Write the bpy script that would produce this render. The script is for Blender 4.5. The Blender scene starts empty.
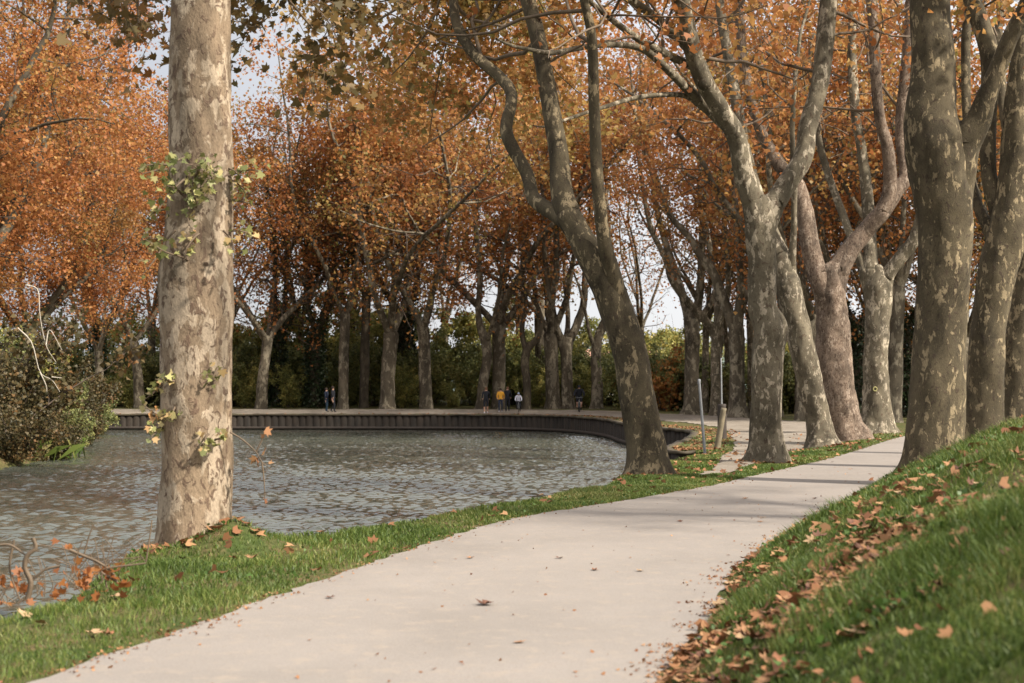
import bpy, bmesh, math, random
import numpy as np
from mathutils import Vector, Matrix

# ------------------------------------------------------------------ camera, world, sun
sc = bpy.context.scene
COL = sc.collection
F = 1422.0            # focal length in photo pixels (50 mm on 36 mm)
HZ = 389.0            # horizon row
CAMZ = 1.70
cam_d = bpy.data.cameras.new('camera'); cam = bpy.data.objects.new('camera', cam_d); COL.objects.link(cam)
cam.location = (0, 0, CAMZ); cam.rotation_euler = (math.radians(90), 0, 0)
cam_d.sensor_width = 36; cam_d.lens = 50; cam_d.shift_y = (HZ - 341.5) / 1024.0
cam_d.clip_end = 3000; cam_d.clip_start = 0.1
cam_d.dof.use_dof = True; cam_d.dof.focus_distance = 27; cam_d.dof.aperture_fstop = 2.4
sc.camera = cam
SUN_EL, SUN_AZ = math.radians(40), math.atan2(.87, -.49)      # azimuth from +Y towards +X
world = bpy.data.worlds.new("World"); sc.world = world; world.use_nodes = True
nt = world.node_tree; nt.nodes.clear()
wo = nt.nodes.new('ShaderNodeOutputWorld'); bg = nt.nodes.new('ShaderNodeBackground'); bg.inputs[1].default_value = 0.12
sky = nt.nodes.new('ShaderNodeTexSky'); sky.sky_type = 'NISHITA'; sky.sun_disc = False
sky.sun_elevation = SUN_EL; sky.sun_rotation = SUN_AZ; sky.dust_density = 2.5
tcw = nt.nodes.new('ShaderNodeTexCoord'); nzw = nt.nodes.new('ShaderNodeTexNoise')
nzw.inputs['Scale'].default_value = 2.2; nzw.inputs['Detail'].default_value = 5
rw = nt.nodes.new('ShaderNodeValToRGB'); rw.color_ramp.elements[0].position = .3; rw.color_ramp.elements[1].position = .62
rw.color_ramp.elements[0].color = (.78, .78, .78, 1); rw.color_ramp.elements[1].color = (.97, .97, .97, 1)
mxw = nt.nodes.new('ShaderNodeMix'); mxw.data_type = 'RGBA'
mxw.inputs[7].default_value = (5.3, 5.4, 5.8, 1)
nt.links.new(tcw.outputs['Generated'], nzw.inputs['Vector']); nt.links.new(nzw.outputs[0], rw.inputs[0])
nt.links.new(rw.outputs[0], mxw.inputs[0]); nt.links.new(sky.outputs[0], mxw.inputs[6])
dpw = nt.nodes.new('ShaderNodeVectorMath'); dpw.operation = 'DOT_PRODUCT'; dpw.inputs[1].default_value = (math.sin(SUN_AZ), math.cos(SUN_AZ), 0)
rgw = nt.nodes.new('ShaderNodeMapRange'); rgw.inputs[1].default_value = -1; rgw.inputs[2].default_value = 1; rgw.inputs[3].default_value = 0; rgw.inputs[4].default_value = 1
crw = nt.nodes.new('ShaderNodeValToRGB'); crw.color_ramp.elements[0].color = (.22, .23, .26, 1); crw.color_ramp.elements[1].color = (1.0, .98, .95, 1)
e_ = crw.color_ramp.elements.new(.30); e_.color = (.66, .66, .68, 1)
scw = nt.nodes.new('ShaderNodeVectorMath'); scw.operation = 'SCALE'; scw.inputs[3].default_value = 6.7
nt.links.new(tcw.outputs['Generated'], dpw.inputs[0]); nt.links.new(dpw.outputs['Value'], rgw.inputs[0]); nt.links.new(rgw.outputs[0], crw.inputs[0]); nt.links.new(crw.outputs[0], scw.inputs[0]); sxw = nt.nodes.new('ShaderNodeSeparateXYZ'); zrw = nt.nodes.new('ShaderNodeMapRange'); zrw.inputs[1].default_value = .25; zrw.inputs[2].default_value = .85; zrw.inputs[3].default_value = 1.0; zrw.inputs[4].default_value = 1.7
sc2 = nt.nodes.new('ShaderNodeVectorMath'); sc2.operation = 'SCALE'; nt.links.new(tcw.outputs['Generated'], sxw.inputs[0]); nt.links.new(sxw.outputs[2], zrw.inputs[0]); nt.links.new(zrw.outputs[0], sc2.inputs[3]); nt.links.new(scw.outputs[0], sc2.inputs[0]); nt.links.new(sc2.outputs[0], mxw.inputs[7])
nt.links.new(mxw.outputs[2], bg.inputs[0]); nt.links.new(bg.outputs[0], wo.inputs[0])
sun_d = bpy.data.lights.new('sun', 'SUN'); sun_d.energy = 5.0; sun_d.angle = math.radians(2.6); sun_d.color = (1, .93, .82)
sun = bpy.data.objects.new('sun', sun_d); COL.objects.link(sun); sun.location = (60, -40, 60)
SV = Vector((math.sin(SUN_AZ) * math.cos(SUN_EL), math.cos(SUN_AZ) * math.cos(SUN_EL), math.sin(SUN_EL)))
sun.rotation_euler = SV.to_track_quat('Z', 'Y').to_euler()
vs = sc.view_settings; vs.view_transform = 'Standard'; vs.look = 'None'; vs.exposure = 0.86; vs.gamma = 1; vs.use_curve_mapping = False
sc.cycles.use_denoising = True; sc.cycles.max_bounces = 8; sc.cycles.transparent_max_bounces = 4
sc.cycles.diffuse_bounces = 5; sc.cycles.glossy_bounces = 3; sc.cycles.transmission_bounces = 5
sc.cycles.sample_clamp_indirect = 6

rng = np.random.default_rng(11)
R = random.Random(5)

# ------------------------------------------------------------------ helpers
ORD = 'first second third fourth fifth sixth seventh eighth ninth tenth eleventh twelfth thirteenth fourteenth fifteenth sixteenth seventeenth eighteenth nineteenth twentieth twenty-first twenty-second twenty-third twenty-fourth twenty-fifth'.split()
def W(px, py, Y):                     # photo pixel at a real depth -> world point
    return np.array([(px - 512) / F * Y, Y, CAMZ - (py - HZ) / F * Y])

def mesh_np(name, V, loops, sizes, smooth=True):
    V = np.asarray(V, np.float32).reshape(-1, 3); loops = np.asarray(loops, np.int32).ravel(); sizes = np.asarray(sizes, np.int32).ravel()
    m = bpy.data.meshes.new(name)
    m.vertices.add(len(V)); m.vertices.foreach_set('co', V.ravel())
    m.loops.add(len(loops)); m.loops.foreach_set('vertex_index', loops)
    m.polygons.add(len(sizes))
    st = np.concatenate([[0], np.cumsum(sizes)[:-1]]).astype(np.int32)
    m.polygons.foreach_set('loop_start', st)
    try: m.polygons.foreach_set('loop_total', sizes)
    except Exception: pass
    if smooth: m.polygons.foreach_set('use_smooth', np.ones(len(sizes), bool))
    m.update(calc_edges=True); m.validate()
    return m

class Acc:
    def __init__(s): s.v = []; s.q = []; s.n = 0
    def add(s, V, Q):
        s.v.append(np.asarray(V, float)); s.q.append(np.asarray(Q, int) + s.n); s.n += len(V)
    def mesh(s, name, off=(0, 0, 0), smooth=True):
        V = np.concatenate(s.v) - np.asarray(off, float); Q = np.concatenate(s.q)
        return mesh_np(name, V, Q, np.full(len(Q), 4), smooth)

def tag(o, label=None, cat=None, group=None, kind=None):
    if label: o['label'] = label
    if cat: o['category'] = cat
    if group: o['group'] = group
    if kind: o['kind'] = kind
    return o
def thing(name, label, cat, loc=(0, 0, 0), group=None):
    o = bpy.data.objects.new(name, None); COL.objects.link(o); o.location = loc; o.empty_display_size = .3
    return tag(o, label, cat, group)
def obj(name, mesh, mat, parent=None, label=None):
    o = bpy.data.objects.new(name, mesh); COL.objects.link(o)
    if mat is not None and not mesh.materials: mesh.materials.append(mat)
    if parent: o.parent = parent
    if label: o['label'] = label
    return o
def copy_tree(root, parent=None):
    c = root.copy(); COL.objects.link(c)
    if parent: c.parent = parent
    for ch in list(root.children): copy_tree(ch, c)
    return c

def catmull(P, n):                    # P (k,d) -> resampled (n,d)
    P = np.asarray(P, float); k = len(P)
    Q = np.vstack([2 * P[0] - P[1], P, 2 * P[-1] - P[-2]])
    t = np.linspace(0, k - 1 - 1e-6, n); i = t.astype(int); u = (t - i)[:, None]
    a, b, c, d = Q[i], Q[i + 1], Q[i + 2], Q[i + 3]
    return .5 * (2 * b + (c - a) * u + (2 * a - 5 * b + 4 * c - d) * u ** 2 + (3 * b - a - 3 * c + d) * u ** 3)

def tube(acc, P, Rr, seg=8, lump=0.0, ph=0.0, close=True):
    P = np.asarray(P, float); Rr = np.asarray(Rr, float); n = len(P)
    T = np.gradient(P, axis=0); T /= np.linalg.norm(T, axis=1)[:, None] + 1e-9
    u = np.cross(T[0], [0.13, .97, .2]); u /= np.linalg.norm(u) + 1e-9
    U = np.empty((n, 3)); 
    for i in range(n):
        u = u - T[i] * np.dot(u, T[i]); u /= np.linalg.norm(u) + 1e-9; U[i] = u
    Bn = np.cross(T, U)
    a = np.linspace(0, 2 * math.pi, seg, endpoint=False)
    rr = np.repeat(Rr[:, None], seg, 1)
    if lump:
        s = np.concatenate([[0], np.cumsum(np.linalg.norm(np.diff(P, axis=0), axis=1))])[:, None]
        A = a[None, :]
        rr = rr * (1 + lump * (.5 * np.sin(2 * A + ph + s * 1.1) + .5 * np.sin(3 * A - s * 1.9 + ph * 2) + .45 * np.sin(s * 3.1 + A + ph) * np.sin(s * 1.3 + ph)
                               + .28 * np.sin(5 * A + s * 4.3 + ph) + .22 * np.sin(7 * A - s * 7.7) + .15 * np.sin(s * 13 + 4 * A)))
    V = P[:, None, :] + rr[..., None] * (np.cos(a)[None, :, None] * U[:, None, :] + np.sin(a)[None, :, None] * Bn[:, None, :])
    V = V.reshape(-1, 3)
    i = np.arange(n - 1)[:, None] * seg; j = np.arange(seg)[None, :]; j2 = (j + 1) % seg
    Q = np.stack([i + j, i + j2, i + seg + j2, i + seg + j], -1).reshape(-1, 4)
    acc.add(V, Q)

# ------------------------------------------------------------------ materials
def nm(name, rough=.8, spec=.3):
    m = bpy.data.materials.new(name); m.use_nodes = True; t = m.node_tree; p = t.nodes['Principled BSDF']
    p.inputs['Roughness'].default_value = rough; p.inputs['Specular IOR Level'].default_value = spec
    return m, t, p
def N(t, kind, **kw):
    n = t.nodes.new(kind)
    for k, v in kw.items(): n.inputs[k].default_value = v
    return n
def ramp(t, fac, stops, interp='LINEAR'):
    r = t.nodes.new('ShaderNodeValToRGB'); r.color_ramp.interpolation = interp; e = r.color_ramp.elements
    while len(e) < len(stops): e.new(.5)
    for el, (p, c) in zip(e, stops): el.position = p; el.color = (*c, 1) if len(c) == 3 else c
    t.links.new(fac, r.inputs[0]); return r.outputs[0]
def mix(t, fac, a, b, blend='MIX'):
    m = t.nodes.new('ShaderNodeMix'); m.data_type = 'RGBA'; m.blend_type = blend
    for k, v in ((0, fac), (6, a), (7, b)):
        if hasattr(v, 'is_linked'): t.links.new(v, m.inputs[k])
        else: m.inputs[k].default_value = v if k == 0 else (*v, 1)
    return m.outputs[2]
def noise(t, vec, scale, detail=3, rough=.55, dist=0, vscale=None):
    if vscale:
        mp = t.nodes.new('ShaderNodeMapping'); mp.inputs['Scale'].default_value = vscale; t.links.new(vec, mp.inputs[0]); vec = mp.outputs[0]
    n = N(t, 'ShaderNodeTexNoise', Scale=scale, Detail=detail, Roughness=rough, Distortion=dist); t.links.new(vec, n.inputs[0]); return n.outputs[0]
def bump(t, p, h, strength=.5, dist=.02, prev=None):
    b = N(t, 'ShaderNodeBump', Strength=strength, Distance=dist); t.links.new(h, b.inputs['Height'])
    if prev is not None: t.links.new(prev, b.inputs['Normal'])
    if p is not None: t.links.new(b.outputs[0], p.inputs['Normal'])
    return b.outputs[0]
G3 = lambda v: (v, v, v)

def bark(name, olive, cream, dark, s=1.0, pos=.52, flake=.60):
    m, t, p = nm(name, .85, .2); tc = t.nodes.new('ShaderNodeTexCoord'); oi = t.nodes.new('ShaderNodeObjectInfo')
    ad = t.nodes.new('ShaderNodeVectorMath'); ad.operation = 'MULTIPLY_ADD'; ad.inputs[1].default_value = (1, 1, 1)
    cb = t.nodes.new('ShaderNodeCombineXYZ'); ml = N(t, 'ShaderNodeMath'); ml.operation = 'MULTIPLY'; ml.inputs[1].default_value = 37
    t.links.new(oi.outputs['Random'], ml.inputs[0]); t.links.new(ml.outputs[0], cb.inputs[2])
    t.links.new(tc.outputs['Object'], ad.inputs[0]); t.links.new(cb.outputs[0], ad.inputs[2]); v = ad.outputs[0]
    A = noise(t, v, 5.5 * s, 5, .6, .5, (1, 1, .5)); B = noise(t, v, 9 * s, 5, .62, .8, (1, 1, .6)); C = noise(t, v, 1.1 * s, 3)
    D = noise(t, v, 38 * s, 4, .6, 0, (1, 1, .5))
    A2 = noise(t, v, 2.1 * s, 2, .5, .3, (1, 1, .55)); mm = N(t, 'ShaderNodeMath'); mm.operation = 'MULTIPLY_ADD'; mm.inputs[1].default_value = .55; t.links.new(A2, mm.inputs[0]); mm2 = N(t, 'ShaderNodeMath'); mm2.operation = 'SUBTRACT'; mm2.inputs[1].default_value = .275; t.links.new(mm.outputs[0], mm2.inputs[0]); t.links.new(A, mm.inputs[2]); A = mm2.outputs[0]
    pc = ramp(t, A, [(pos, G3(0)), (pos + .055, G3(1))]); fl = ramp(t, B, [(flake, G3(0)), (flake + .05, G3(1))])
    lt = ramp(t, C, [(.35, tuple(x * .75 for x in olive)), (.7, tuple(x * 1.25 for x in olive))])
    c = mix(t, pc, lt, cream)
    pc2 = ramp(t, B, [(.30, G3(1)), (.36, G3(0))]); c = mix(t, pc2, c, tuple(.5 * a + .5 * b for a, b in zip(cream, olive)))
    c = mix(t, fl, c, dark)
    fine = ramp(t, D, [(.3, G3(.72)), (.7, G3(1.12))]); c = mix(t, 1.0, c, fine, 'MULTIPLY')
    E = noise(t, v, .9 * s, 4, .65, 1.0, (1, 1, .45)); c = mix(t, 1.0, c, ramp(t, E, [(.34, G3(.45)), (.48, G3(.85)), (.62, G3(1.15))]), 'MULTIPLY')
    t.links.new(c, p.inputs['Base Color'])
    b1 = bump(t, None, pc, .35, .012); b2 = bump(t, None, fl, .5, .012, b1); bump(t, p, D, .5, .02, b2)
    return m
M = {}
M['bark_pale'] = bark('plane_bark_pale', (.205, .148, .096), (.35, .275, .195), (.125, .082, .055), 1.3, .50, .55)
M['bark_olive'] = bark('plane_bark_olive', (.095, .075, .045), (.29, .225, .135), (.07, .05, .033), 1.7, .565, .57)
M['bark_grey'] = bark('plane_bark_grey', (.15, .125, .085), (.38, .32, .235), (.095, .068, .046), 1.5, .55, .57)
M['bark_brown'] = bark('plane_bark_rough_brown', (.185, .135, .098), (.29, .225, .17), (.10, .066, .046), 2.0, .55, .52)
M['bark_dark'] = bark('plane_bark_dark', (.10, .08, .055), (.18, .15, .10), (.05, .04, .03), 1.0, .58, .60)
M['bark_far'] = bark('plane_bark_far', (.12, .098, .068), (.27, .23, .165), (.09, .07, .05), .8, .52, .60)

def leafmat(name, stops, rough=.55, trans=.5, spec=.3, olive=0):
    m, t, p = nm(name, rough, spec); g = t.nodes.new('ShaderNodeNewGeometry')
    tc = t.nodes.new('ShaderNodeTexCoord')
    big = noise(t, tc.outputs['Object'], .35, 2)                        # hue drifts between clumps of a crown
    ad = N(t, 'ShaderNodeMath'); ad.operation = 'MULTIPLY_ADD'; ad.inputs[1].default_value = .55
    sb = N(t, 'ShaderNodeMath'); sb.operation = 'MULTIPLY_ADD'; sb.inputs[1].default_value = 1.1; sb.inputs[2].default_value = -.33
    t.links.new(big, sb.inputs[0]); t.links.new(g.outputs['Random Per Island'], ad.inputs[0]); t.links.new(sb.outputs[0], ad.inputs[2])
    c = ramp(t, ad.outputs[0], stops)
    if olive: c = mix(t, ramp(t, noise(t, tc.outputs['Object'], .17, 3, .6), [(.5, G3(0)), (.64, G3(olive))]), c, (.24, .21, .06))
    t.links.new(c, p.inputs['Base Color'])
    tr = t.nodes.new('ShaderNodeBsdfTranslucent'); t.links.new(c, tr.inputs[0])
    mx = N(t, 'ShaderNodeMixShader'); mx.inputs[0].default_value = trans
    out = t.nodes['Material Output']; t.links.new(p.outputs[0], mx.inputs[1]); t.links.new(tr.outputs[0], mx.inputs[2]); t.links.new(mx.outputs[0], out.inputs[0])
    return m
BR, OR, OY, YE, OL, GR = (.16, .068, .030), (.40, .155, .050), (.50, .25, .080), (.58, .38, .13), (.24, .20, .06), (.10, .12, .035)
M['leaf_orange'] = leafmat('leaves_orange', [(0, BR), (.25, (.38, .14, .045)), (.5, OR), (.75, OY), (1, YE)], olive=.62)
M['leaf_rust'] = leafmat('leaves_rust', [(0, (.15, .06, .028)), (.2, (.27, .10, .038)), (.5, (.38, .145, .048)), (.8, (.47, .21, .068)), (1, (.54, .30, .095))], olive=.62)
M['leaf_gold'] = leafmat('leaves_gold', [(0, BR), (.25, OL), (.45, OR), (.7, OY), (1, YE)], olive=.62)
M['leaf_mixed'] = leafmat('leaves_mixed', [(0, GR), (.28, OL), (.5, (.30, .12, .03)), (.75, OR), (1, OY)])
M['leaf_olive'] = leafmat('leaves_olive', [(0, (.05, .045, .018)), (.35, (.11, .08, .03)), (.65, (.20, .12, .04)), (.85, (.30, .13, .04)), (1, (.42, .22, .07))], trans=.3)
M['leaf_shoot'] = leafmat('leaves_shoot', [(0, (.06, .075, .025)), (.3, (.15, .16, .05)), (.5, (.34, .32, .12)), (.62, (.50, .42, .20)), (.75, (.40, .20, .08)), (.95, (.16, .07, .03))], trans=.3)
M['leaf_green'] = leafmat('leaves_green', [(0, (.07, .09, .035)), (.4, (.16, .18, .065)), (.7, (.28, .27, .09)), (1, (.42, .34, .12))], trans=.3)
M['leaf_yellowgreen'] = leafmat('leaves_yellow_green', [(0, (.10, .12, .04)), (.4, (.22, .23, .07)), (.7, (.40, .35, .10)), (1, (.52, .38, .11))], trans=.35)
M['leaf_dull'] = leafmat('leaves_dull', [(0, (.08, .07, .03)), (.4, (.14, .12, .05)), (.7, (.22, .17, .07)), (1, (.33, .20, .08))], trans=.3)
M['leaf_brownbush'] = leafmat('leaves_brown_bush', [(0, (.03, .03, .013)), (.4, (.065, .055, .022)), (.7, (.11, .075, .028)), (1, (.20, .09, .03))], trans=.3)
M['leaf_dry'] = leafmat('leaves_dry', [(0, (.09, .04, .022)), (.3, (.18, .075, .035)), (.6, (.28, .14, .065)), (.85, (.38, .22, .11)), (1, (.48, .34, .19))], .7, .12, .2)
M['ivy'] = leafmat('ivy_leaves', [(0, (.012, .02, .01)), (.5, (.025, .04, .015)), (1, (.06, .08, .03))], .4, .15)
M['grass'] = leafmat('grass_blades', [(0, (.035, .06, .014)), (.35, (.075, .12, .022)), (.65, (.14, .18, .038)), (.82, (.26, .25, .08)), (.93, (.34, .27, .12)), (1, (.44, .35, .18))], .5, .35)
M['weed'] = leafmat('weed_leaves', [(0, (.05, .09, .02)), (.6, (.08, .14, .03)), (1, (.13, .20, .06))], .45, .25)

def simple(name, col, rough=.7, var=.25, sc_=6, bs=.3, metal=0):
    m, t, p = nm(name, rough); tc = t.nodes.new('ShaderNodeTexCoord'); n = noise(t, tc.outputs['Object'], sc_, 4)
    c = ramp(t, n, [(.3, tuple(x * (1 - var) for x in col)), (.7, tuple(min(1, x * (1 + var)) for x in col))]); t.links.new(c, p.inputs['Base Color'])
    p.inputs['Metallic'].default_value = metal
    if bs: bump(t, p, noise(t, tc.outputs['Object'], sc_ * 6, 3), bs, .01)
    return m
M['twig'] = simple('twig_bark', (.12, .085, .055)); M['twig_dark'] = simple('twig_dark', (.085, .062, .045)); M['twig_pale'] = simple('twig_pale', (.42, .37, .30))

# ground
m, t, p = nm('ground_soil_and_grass', .95, .1); tc = t.nodes.new('ShaderNodeTexCoord'); v = tc.outputs['Object']
a_ = noise(t, v, .9, 5, .6); b_ = noise(t, v, 14, 5, .65); c_ = noise(t, v, 3.5, 4)
c = ramp(t, a_, [(.38, (.05, .07, .02)), (.62, (.10, .085, .035))]); c = mix(t, ramp(t, c_, [(.5, G3(0)), (.66, G3(.8))]), c, (.13, .085, .045))
c = mix(t, 1.0, c, ramp(t, b_, [(.3, G3(.6)), (.7, G3(1.3))]), 'MULTIPLY'); t.links.new(c, p.inputs['Base Color']); bump(t, p, b_, .7, .04); M['ground'] = m
m, t, p = nm('trodden_verge', .95, .1); tc = t.nodes.new('ShaderNodeTexCoord'); v = tc.outputs['Object']
a_ = noise(t, v, 1.4, 5, .65); b_ = noise(t, v, 12, 5, .65)
c = ramp(t, a_, [(.36, (.06, .085, .025)), (.55, (.10, .09, .04)), (.68, (.16, .11, .055))]); c = mix(t, 1.0, c, ramp(t, b_, [(.3, G3(.6)), (.7, G3(1.35))]), 'MULTIPLY')
t.links.new(c, p.inputs['Base Color']); bump(t, p, b_, .5, .03); M['verge'] = m
# path
m, t, p = nm('pale_compacted_path', .9, .2); tc = t.nodes.new('ShaderNodeTexCoord'); v = tc.outputs['Object']
a_ = noise(t, v, .55, 5, .6, .4); b_ = noise(t, v, 85, 4, .8); c_ = noise(t, v, 5, 6, .7); d_ = noise(t, v, 28, 4, .7)
c = ramp(t, a_, [(.3, (.215, .189, .166)), (.7, (.262, .23, .203))]); c = mix(t, 1.0, c, ramp(t, b_, [(.3, G3(.74)), (.7, G3(1.14))]), 'MULTIPLY')
c = mix(t, ramp(t, c_, [(.52, G3(0)), (.72, G3(.65))]), c, (.29, .24, .19)); c = mix(t, ramp(t, d_, [(.60, G3(0)), (.70, G3(.6))]), c, (.20, .155, .11))
t.links.new(c, p.inputs['Base Color']); bump(t, p, b_, .35, .004, bump(t, None, c_, .3, .02)); M['path'] = m
m, t, p = nm('gravel_towpath', .95, .1); tc = t.nodes.new('ShaderNodeTexCoord'); v = tc.outputs['Object']
a_ = noise(t, v, .8, 5, .6, .4); b_ = noise(t, v, 30, 4, .75); 
c = ramp(t, a_, [(.35, (.19, .16, .125)), (.65, (.27, .232, .19))]); c = mix(t, 1.0, c, ramp(t, b_, [(.3, G3(.65)), (.7, G3(1.2))]), 'MULTIPLY')
t.links.new(c, p.inputs['Base Color']); bump(t, p, b_, .6, .03); M['gravel'] = m
# water
m, t, p = nm('canal_water', .05, .5); p.inputs['IOR'].default_value = 1.5; p.inputs['Base Color'].default_value = (.06, .064, .05, 1)
tc = t.nodes.new('ShaderNodeTexCoord'); v = tc.outputs['Object']
a_ = noise(t, v, 1.0, 2, .5, .3, (5, 4, 1)); bump(t, p, a_, .5, .025)
M['water'] = m
# piling
m, t, p = nm('weathered_piling', .8, .3); tc = t.nodes.new('ShaderNodeTexCoord'); v = tc.outputs['Object']
a_ = noise(t, v, 2.2, 5, .7, 0, (1, 1, .3)); c = ramp(t, a_, [(.3, (.010, .008, .006)), (.6, (.026, .019, .013)), (.8, (.045, .030, .02))]); t.links.new(c, p.inputs['Base Color']); bump(t, p, noise(t, v, 14, 4), .4, .03); M['piling'] = m
M['cap'] = simple('wall_capping', (.07, .055, .035)); M['steel'] = simple('galvanised_steel', (.22, .225, .23), .7, .15, 8, .1, 0)
M['wood'] = simple('weathered_wood', (.17, .14, .09)); M['wood_dark'] = simple('dark_wood', (.045, .035, .028))
M['skin'] = simple('skin', (.45, .27, .19), .6, .08); M['black'] = simple('black_cloth', (.012, .013, .018), .85, .2); M['navy'] = simple('navy_cloth', (.02, .028, .05), .85)
M['denim'] = simple('blue_denim', (.03, .06, .09), .85); M['yellow'] = simple('mustard_cloth', (.60, .29, .03), .8, .12); M['white'] = simple('white_cloth', (.62, .62, .70), .8, .08)
M['hivis'] = simple('high_visibility_cloth', (.62, .80, .12), .6, .08); M['hair'] = simple('dark_hair', (.03, .018, .012)); M['helmet'] = simple('pale_blue_plastic', (.35, .42, .55), .35, .1)
M['rubber'] = simple('tyre_rubber', (.015, .015, .015)); M['blond'] = simple('brown_hair', (.12, .06, .03)); M['roof'] = simple('pale_render', (.5, .47, .43)); M['tile'] = simple('roof_tiles', (.30, .16, .11))
M['hill'] = simple('wooded_hill', (.10, .13, .12), .95, .3, .05)

# ------------------------------------------------------------------ ground plan
def P2(pts): return np.array(pts, float)
LEFT = P2([(-3.4, -12), (-3.3, 0), (-3.0, 5), (-2.74, 8.22), (-2.35, 9.79), (-2.04, 11.14), (-1.57, 13.0), (-.81, 15.9), (.105, 18.7), (1.85, 21.8), (3.5, 24.9), (4.75, 27.8), (6.9, 32.6), (9.0, 37.8), (13.6, 49.8), (19, 62), (27, 76), (36, 88)])
RIGHT = P2([(.2, -12), (.3, 0), (.6, 5), (.88, 8.3), (1.45, 10.4), (2.08, 13.35), (3.33, 17.0), (5.03, 21.4), (6.5, 24.2), (8.3, 28), (10.3, 33), (12.2, 38), (17, 49.5), (22.3, 61), (30, 74), (39, 86)])
CREST = P2([(-5.0, -20), (-5, 0), (-4.6, 4), (-4.2, 8), (-3.9, 10.7), (-3.75, 11.9), (-3.95, 13.3), (-4.1, 14.5), (-4.0, 15.6), (-3.2, 16.4), (-2.3, 16.7), (-1.45, 18.6), (.1, 22.0), (1.5, 25), (2.0, 28), (2.9, 31.5), (3.9, 35), (4.8, 38.4), (5.7, 43), (6.1, 47.2)])
WALL = P2([(6.1, 47.3), (5.4, 47.5), (5.5, 49.8), (6.6, 53.5), (7.3, 57), (7.3, 59), (6.6, 61.5), (5.85, 65), (5.5, 71), (5.3, 78), (4.4, 84.5), (2.6, 89.8), (-1, 93.2), (-8, 94.4), (-28, 94.8), (-34, 95.2)])
LBANK = P2([(-34, 95.3), (-30.5, 89), (-27, 82), (-23.2, 73), (-19.8, 60), (-18.2, 49), (-19, 42), (-22, 30), (-25, 8), (-25, -20)])
NW = P2(np.vstack([CREST, WALL[1:], LBANK]))     # closed water polygon
nC, nWl = len(CREST), len(WALL)

def seg_dist(Px, A, B):
    d = B - A; L = (d ** 2).sum() + 1e-12
    t = np.clip(((Px - A) @ d) / L, 0, 1); q = A + t[:, None] * d
    return np.hypot(*(Px - q).T)
def poly_dist(Px, poly):
    D = np.full(len(Px), 1e9)
    for a, b in zip(poly[:-1], poly[1:]): D = np.minimum(D, seg_dist(Px, a, b))
    return D
def inside(Px, poly):
    x, y = Px.T; r = np.zeros(len(Px), bool); n = len(poly); j = n - 1
    for i in range(n):
        xi, yi = poly[i]; xj, yj = poly[j]
        c = ((yi > y) != (yj > y)) & (x < (xj - xi) * (y - yi) / (yj - yi + 1e-12) + xi); r ^= c; j = i
    return r
PATHPOLY = np.vstack([LEFT, RIGHT[::-1]])
def sstep(x, a, b): t = np.clip((x - a) / (b - a), 0, 1); return t * t * (3 - 2 * t)
def snoise(x, y): return (np.sin(1.7 * x + .9 * y + 1) + np.sin(-1.1 * x + 2.3 * y + 2) + np.sin(3.9 * x + 3.1 * y) * .5 + np.sin(5.3 * x - 4.7 * y + 4) * .4) / 2.9
LAST = {}
def Gz(x, y):
    """height of the land surface before the banks drop to the water"""
    x = np.atleast_1d(np.asarray(x, float)); y = np.atleast_1d(np.asarray(y, float)); Px = np.stack([x, y], 1)
    inp = inside(Px, PATHPOLY); dl = poly_dist(Px, LEFT); dr = poly_dist(Px, RIGHT)
    right = (~inp) & (dr < dl)
    d = np.where(inp, 0, np.minimum(dl, dr))
    bank = np.interp(d, [0, .1, .35, .8, 1.4, 2.4, 3.6, 6, 12], [0, 0, .15, .42, .72, 1.18, 1.5, 1.62, 1.7])
    fade = 1 - sstep(y, 44, 62)
    z = np.where(right, bank * fade + np.clip(d, 0, 1) * .05 * snoise(x * 1.5, y * 1.5), 0)
    dw = np.exp(-((x - 5.5) ** 2 + (y - 47) ** 2) / (2 * 5.5 ** 2)) * sstep(d, .2, 3)
    z = z - np.where(right, 0, .38 * dw)
    z += np.where(right | inp, 0, .035 * np.clip(d, 0, 1) * snoise(x * 2, y * 2))
    z += .30 * np.exp(-(((x + 2.95) / .42) ** 2 + ((y - 14.95) / .5) ** 2))
    z += .22 * sstep(y, 95, 102.5) * (1 - sstep(x, 10, 16)) + .5 * sstep(y, 103, 125) * (1 - sstep(x, 30, 60))
    z += np.where(x < -17, 1.0 * sstep(-x, 18.5, 27) * (1 - sstep(y, 86, 95)), 0)
    z += 1.2 * sstep(y, 62, 90) * sstep(x - (y - 62) * .55, 22, 36)
    return z
def ground_z(x, y):
    x = np.atleast_1d(np.asarray(x, float)); y = np.atleast_1d(np.asarray(y, float)); Px = np.stack([x, y], 1)
    z = Gz(x, y); ins = inside(Px, NW)
    dn = np.minimum(poly_dist(Px, CREST), poly_dist(Px, LBANK)); dwl = poly_dist(Px, WALL)
    sd = np.where(ins, 1, -1) * np.minimum(dn, dwl)
    nat = np.where(sd > -.25, np.minimum((sd + .25) * .75 + .08 * snoise(x * 3, y * 3) * np.clip(sd + .25, 0, 1), 2.4), 0)
    wl = np.clip((sd + 1.0) * 2.6, 0, 2.6)
    drop = np.where(dwl < dn, wl, nat)
    far = Px[:, 1] > 30
    return np.where((~far) | (dn <= dwl), z - nat, z - wl)

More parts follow.
